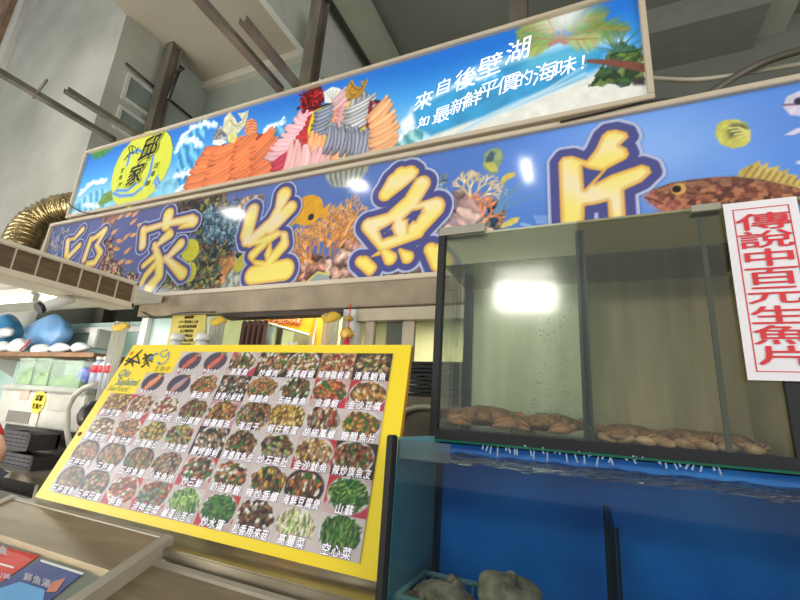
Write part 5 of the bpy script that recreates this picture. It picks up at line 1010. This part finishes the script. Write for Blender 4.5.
zw = UY0*.385+1.5; B('water_surface', (XL+.009, UY0+.009, zw), (XR2-.012, UY1-.001, zw+.004), glass('upper_water_top', (232, 236, 216), .8, .08, .06), ut)
for a, b in (((440, 226), (484, 238)), ((691, 203), (722, 214))):
    p, q = at(*a, y=UY0-.012), at(*b, y=UY0-.012); B('top_clip', (p.x, UY0-.013, (p.z+q.z)/2-.006), (q.x, UY0+.03, p.z-.008), mat('clip_grey', (150, 146, 130), .4, var=.1), ut)
bub = MB(); R5 = random.Random(5)
for i in range(170):
    x = R5.uniform(-.2, -.05); z = UB+.03+R5.random()**1.5*.42; bub.blob((x, R5.uniform(1.5, 1.57), z), R5.uniform(.002, .0045), 1)
tag(bub.build('air_bubbles', mat('bubble_white', (252, 254, 250), .1, var=0, alpha=.55)), 'white air bubbles rising in the left part of the upper tank', 'bubbles', kind='stuff')
# tank stand behind
def frosted(name, c):
    m_ = mat(name, c, .4, var=.1, scale=5); nt = m_.node_tree; tr = nt.nodes.new('ShaderNodeBsdfTranslucent'); tr.inputs[0].default_value = rgb(*c); mx = nt.nodes.new('ShaderNodeMixShader'); mx.inputs[0].default_value = .6
    out = nt.nodes['Material Output']; nt.links.new(nt.nodes['Principled BSDF'].outputs[0], mx.inputs[1]); nt.links.new(tr.outputs[0], mx.inputs[2]); nt.links.new(mx.outputs[0], out.inputs['Surface']); return m_
frosted('lid_pale_green', (236, 238, 214)); frosted('lid_olive', (200, 194, 156))
B('lid', (XL, UY0+.002, UT), (-.02, UY1+.01, UT+.008), mat('lid_pale_green', (226, 228, 196), .4, var=.12, scale=5), ut); B('lid_olive', (-.02, UY0+.002, UT), (XR2+.1, UY1+.01, UT+.008), mat('lid_olive', (176, 170, 130), .4, var=.15, scale=4), ut)
st_ = thing('tank_stand', 'dark stand carrying the upper tank behind the blue backing', 'stand', (.0, 1.46, 0)); B('cabinet', (XL, 1.36, 0), (XR+.01, 1.62, UB-.031), mat('stand_dark', (40, 44, 46), .6), st_)
st2 = thing('base_cabinet', 'dark base cabinet under the lower fish tank', 'cabinet', (.0, 1.1, 0)); B('plinth', (XL-.03, Y0-.01, 0), (XR+.01, 1.34, .549), mat('stand_dark', (40, 44, 46)), st2)
# crabs
CRB = mat('crab_shell', (178, 132, 78), .4, var=.35, scale=34, bump=.9, c2=(112, 82, 50)); CRL = mat('crab_leg', (212, 140, 84), .45, var=.3, scale=20); CLW = mat('crab_claw', (206, 150, 104), .4, var=.3, scale=18)
def crab(x, y, z, r, yaw, label, tiltx=0):
    t = thing('crab', label, 'crab', (x, y, z), 'crabs on the floor of the upper tank'); Mz = Matrix.Rotation(yaw, 3, 'Z') @ Matrix.Rotation(tiltx, 3, 'X')
    def L(a, b, c): return Vector((x, y, z))+Mz @ Vector((a*r, b*r, c*r))
    cp = MB(); q = bmesh.ops.create_icosphere(cp.bm, subdivisions=4, radius=1)['verts']
    for v in q:
        n = v.co.copy(); ang = math.atan2(n.y, n.x); k = 1+.05*abs(math.sin(ang*7))*(1 if n.y < .2 else 0); zz = n.z*(.4 if n.z > 0 else .22)*(1+.06*math.sin(n.x*9)*math.sin(n.y*8))
        v.co = L(n.x*k*1.04*(1+.12*(abs(n.x) > .9)), n.y*.62*k, .40+zz)
    for f_ in cp.bm.faces: f_.smooth = True
    cp.build('carapace', CRB, t)
    for sg in (-1, 1):
        for j in range(4):
            a = .2+j*.33; bx, by = sg*.8*math.cos(a*.8), .1+.45*math.sin(a)*1; ex = sg*(1.35-.08*j); ey = .05+.32*j
            MB().tube([L(bx, by, .35), L((bx+ex)/2, (by+ey)/2+.02, .62), L(ex, ey, .34), L(ex+sg*.12, ey+.12, .04)], [r*.1, r*.085, r*.06, r*.02], 8).build('leg', CRL, t)
        c = MB(); c.tube([L(sg*.7, -.35, .35), L(sg*1.05, -.6, .38), L(sg*.95, -.85, .3)], [r*.08, r*.1, r*.11], 8).tube([L(sg*.95, -.85, .3), L(sg*.62, -1.0, .26), L(sg*.3, -.98, .2)], [r*.13, r*.12, r*.03], 8).tube([L(sg*.85, -.78, .4), L(sg*.58, -.88, .42), L(sg*.32, -.92, .28)], [r*.07, r*.06, r*.02], 8); c.build('claw', CLW, t)
        MB().blob(L(sg*.22, -.68, .5), r*.035, 2).build('eye', BLACK, t)
    return t
crab(-.318, 1.42, UB, .102, .1, 'biggest brown crab in the left corner of the upper tank')
crab(-.125, 1.43, UB, .088, -.25, 'brown crab next to the left of the glass divider')
crab(.085, 1.40, UB, .066, .3, 'pale clawed crab just right of the glass divider')
crab(.075, 1.52, UB, .06, 2.2, 'crab turned away behind the one right of the divider')
crab(.215, 1.41, UB, .062, -.5, 'tan crab in the middle of the right compartment')
crab(.325, 1.40, UB, .058, .9, 'small tan crab at the right end of the upper tank under the poster')
crab(.30, 1.53, UB, .06, 2.8, 'crab at the back right of the upper tank')
# loose shells on the floor, right compartment
R6 = random.Random(6); CL2 = mat('pale_shell', (214, 178, 132), .35, var=.4, scale=24, c2=(150, 96, 54))
places = ['by the glass divider', 'second from the divider', 'third from the divider', 'in front of the middle crab', 'left of the poster', 'below the poster', 'under the poster corner', 'at the right end']
for i in range(8):
    x = .03+i*.045; tag(MB().blob((x, 1.335+R6.uniform(-.006, .008), UB+.012), 1, 3, .12, (.026, .012, .012), i, Matrix.Rotation(R6.uniform(-.4, .4), 3, 'Y')).build('clam', CL2), 'pale brown clam on the upper tank floor, %s' % places[i], 'clam', 'clams along the front glass')
# ------------------------------------------------------------------ RED AND WHITE POSTER
YP = 1.28; p0 = at(723, 205, y=YP); x0 = p0.x; z1_ = p0.z; z0_ = at(748, 380, y=YP).z; x1 = at(796, 195, y=YP).x
po = thing('price_poster', 'white vertical poster with red characters fixed to the upper tank', 'poster', (x0, YP, z0_))
B('sheet', (x0, YP, z0_), (x1, YP+.004, z1_+.002), mat('poster_white', (226, 222, 224), .4, var=.04), po)
REDP = mat('poster_red', (206, 44, 52), .45, var=.03); m = MB(); a, b, c, d = x0+.018, x1-.018, z0_+.02, z1_-.018; w_ = .0022
m.box((a, YP-.001, c), (b, YP, c+w_)).box((a, YP-.001, d-w_), (b, YP, d)).box((a, YP-.001, c), (a+w_, YP, d)).box((b-w_, YP-.001, c), (b, YP, d)); m.build('red_border', REDP, po)
its = []; chs = '傳說中百元生魚片'; H_ = (d-c-.03)/8
for i, q in enumerate(chs): its.append((q, (a+b)/2+.001, d-.015-H_*(i+.5), .118, .05, 0, 0))
lettering('red_lettering', its, [(.013, REDP, .002)], lambda u, v, l: Vector((u, YP-l, v)), po)
# ------------------------------------------------------------------ cables at the upper right
def cable(name, pts, r, m, label):
    P = [at(u, v, y=y) for u, v, y in pts]; Q = [P[0]]
    for i in range(len(P)-1):
        a, b, c, d = P[max(0, i-1)], P[i], P[i+1], P[min(len(P)-1, i+2)]
        for k in range(1, 9): t = k/8; Q.append(.5*((2*b)+(c-a)*t+(2*a-5*b+4*c-d)*t*t+(3*b-a-3*c+d)*t**3))
    tag(MB().tube(Q, r, 8).build(name, m), label, 'cable')
cable('thick_cable', ((684, 122, 2.62), (694, 104, 2.62), (715, 90, 2.62), (740, 74, 2.65), (770, 60, 2.65), (815, 46, 2.6), (900, 20, 2.7), (1150, -60, 3.0)), .022, mat('cable_brown', (86, 78, 66), .5), 'thick dark cable curving up above the right end of the reef sign')
cable('pale_cable', ((648, 78, 2.54), (690, 80, 2.6), (730, 76, 2.7), (770, 69, 2.7), (815, 62, 2.7), (900, 50, 2.8), (1150, 20, 3.0)), .014, mat('cable_pale', (170, 164, 142), .5), 'pale cable sagging to the right of the upper sign')
cable('thin_cable', ((560, 122, 2.36), (600, 113, 2.36), (640, 103, 2.36), (665, 99, 2.4), (700, 99, 2.46)), .006, BLACK, 'thin black cable running along the gap between the two signs')
cable('thin_cable', ((62, 196, 2.37), (70, 205, 2.37), (82, 212, 2.37), (96, 214, 2.37)), .006, BLACK, 'thin black cable looping at the lower left corner of the upper sign')
cable('thin_cable', ((142, 312, 2.37), (158, 318, 2.37), (180, 313, 2.37), (215, 312, 2.37)), .005, BLACK, 'thin black cable hanging above the yellow notice')
# ------------------------------------------------------------------ LIGHT: open market sky, hall lamps overhead, added fill lights out of view
wd = bpy.data.worlds.new('sky'); SC.world = wd; wd.use_nodes = True; bg = wd.node_tree.nodes['Background']; bg.inputs[0].default_value = (.93, .97, 1, 1); bg.inputs[1].default_value = .55
TL = mat('hall_tube_lit', (255, 250, 240), .4, var=0, emit=45)
def hall_lamp(x, y, z, w, d, e, label, TL=TL):
    t = thing('hall_lamp', label, 'lamp', (x, y, z), 'hall lamps hanging behind the viewer'); B('housing', (x-w/2-.03, y-d/2-.03, z), (x+w/2+.03, y+d/2+.03, z+.06), WHITE, t); B('diffuser', (x-w/2, y-d/2, z-.015), (x+w/2, y+d/2, z-.002), TL, t)
    MB().tube([(x, y, z+.06), (x, y, z+1.2)], .01, 6).build('hanger', STEELP, t)
hall_lamp(-3.7, -1.1, 5.46, .3, .3, 90, 'hall lamp behind the viewer, left'); hall_lamp(-.75, -1.1, 5.2, .12, .6, 90, 'hall lamp behind the viewer, right'); hall_lamp(-6.6, -1.1, 5.3, .4, .3, 60, 'hall lamp behind the viewer, far left')
hall_lamp(-.55, -1.5, 2.95, .5, .14, 28, 'stall lamp behind the viewer', mat('stall_tube_lit', (255, 250, 240), .4, var=0, emit=14))
def area(n, loc, rot, sx, sy, e, c=(1, 1, 1)):
    l = bpy.data.lights.new(n, 'AREA'); l.shape = 'RECTANGLE'; l.size, l.size_y, l.energy, l.color = sx, sy, e, c; o = bpy.data.objects.new(n, l); COL.objects.link(o); o.location = loc; o.rotation_euler = rot
area('kitchen_light', (-4.4, 1.80, 2.168), (0, 0, 0), 1.4, .04, 13, (.95, 1, 1)); area('room_light', (-1.6, 4.6, 2.78), (0, 0, 0), 1.4, .4, 110, (1, .95, .85))
area('room_light_front', (-1.9, 2.75, 2.75), (0, 0, 0), .5, .2, 26, (1, .95, .85))
def aim(n, loc, to, sx, sy, e, c):
    d = Vector(to)-Vector(loc); area(n, loc, d.to_track_quat('-Z', 'Y').to_euler(), sx, sy, e, c)
aim('daylight_fill_right', (7.5, -3.5, 3.2), (-2, 3.5, 4.2), 6, 4.5, 540, (1, .98, .95))  # added unseen fill standing in for daylight from the right
aim('daylight_fill_left', (-8.5, -3, 2.6), (-1, 3, 3.2), 4, 3, 210, (.98, 1, 1))  # matching added fill from the left, no opening is built there
aim('tank_fill_light', (-.55, -1.5, 2.70), (.1, 1.3, 1.6), .55, .25, 13, (1, .96, .88))  # added fill below the stall lamp, aimed at the tanks to brighten them
aim('ceiling_uplight_fill', (-5.6, -1.5, .3), (-4.6, 1.0, 7), 4, 4, 480, (1, .96, .88))  # added upward fill that brightens the ceiling slab
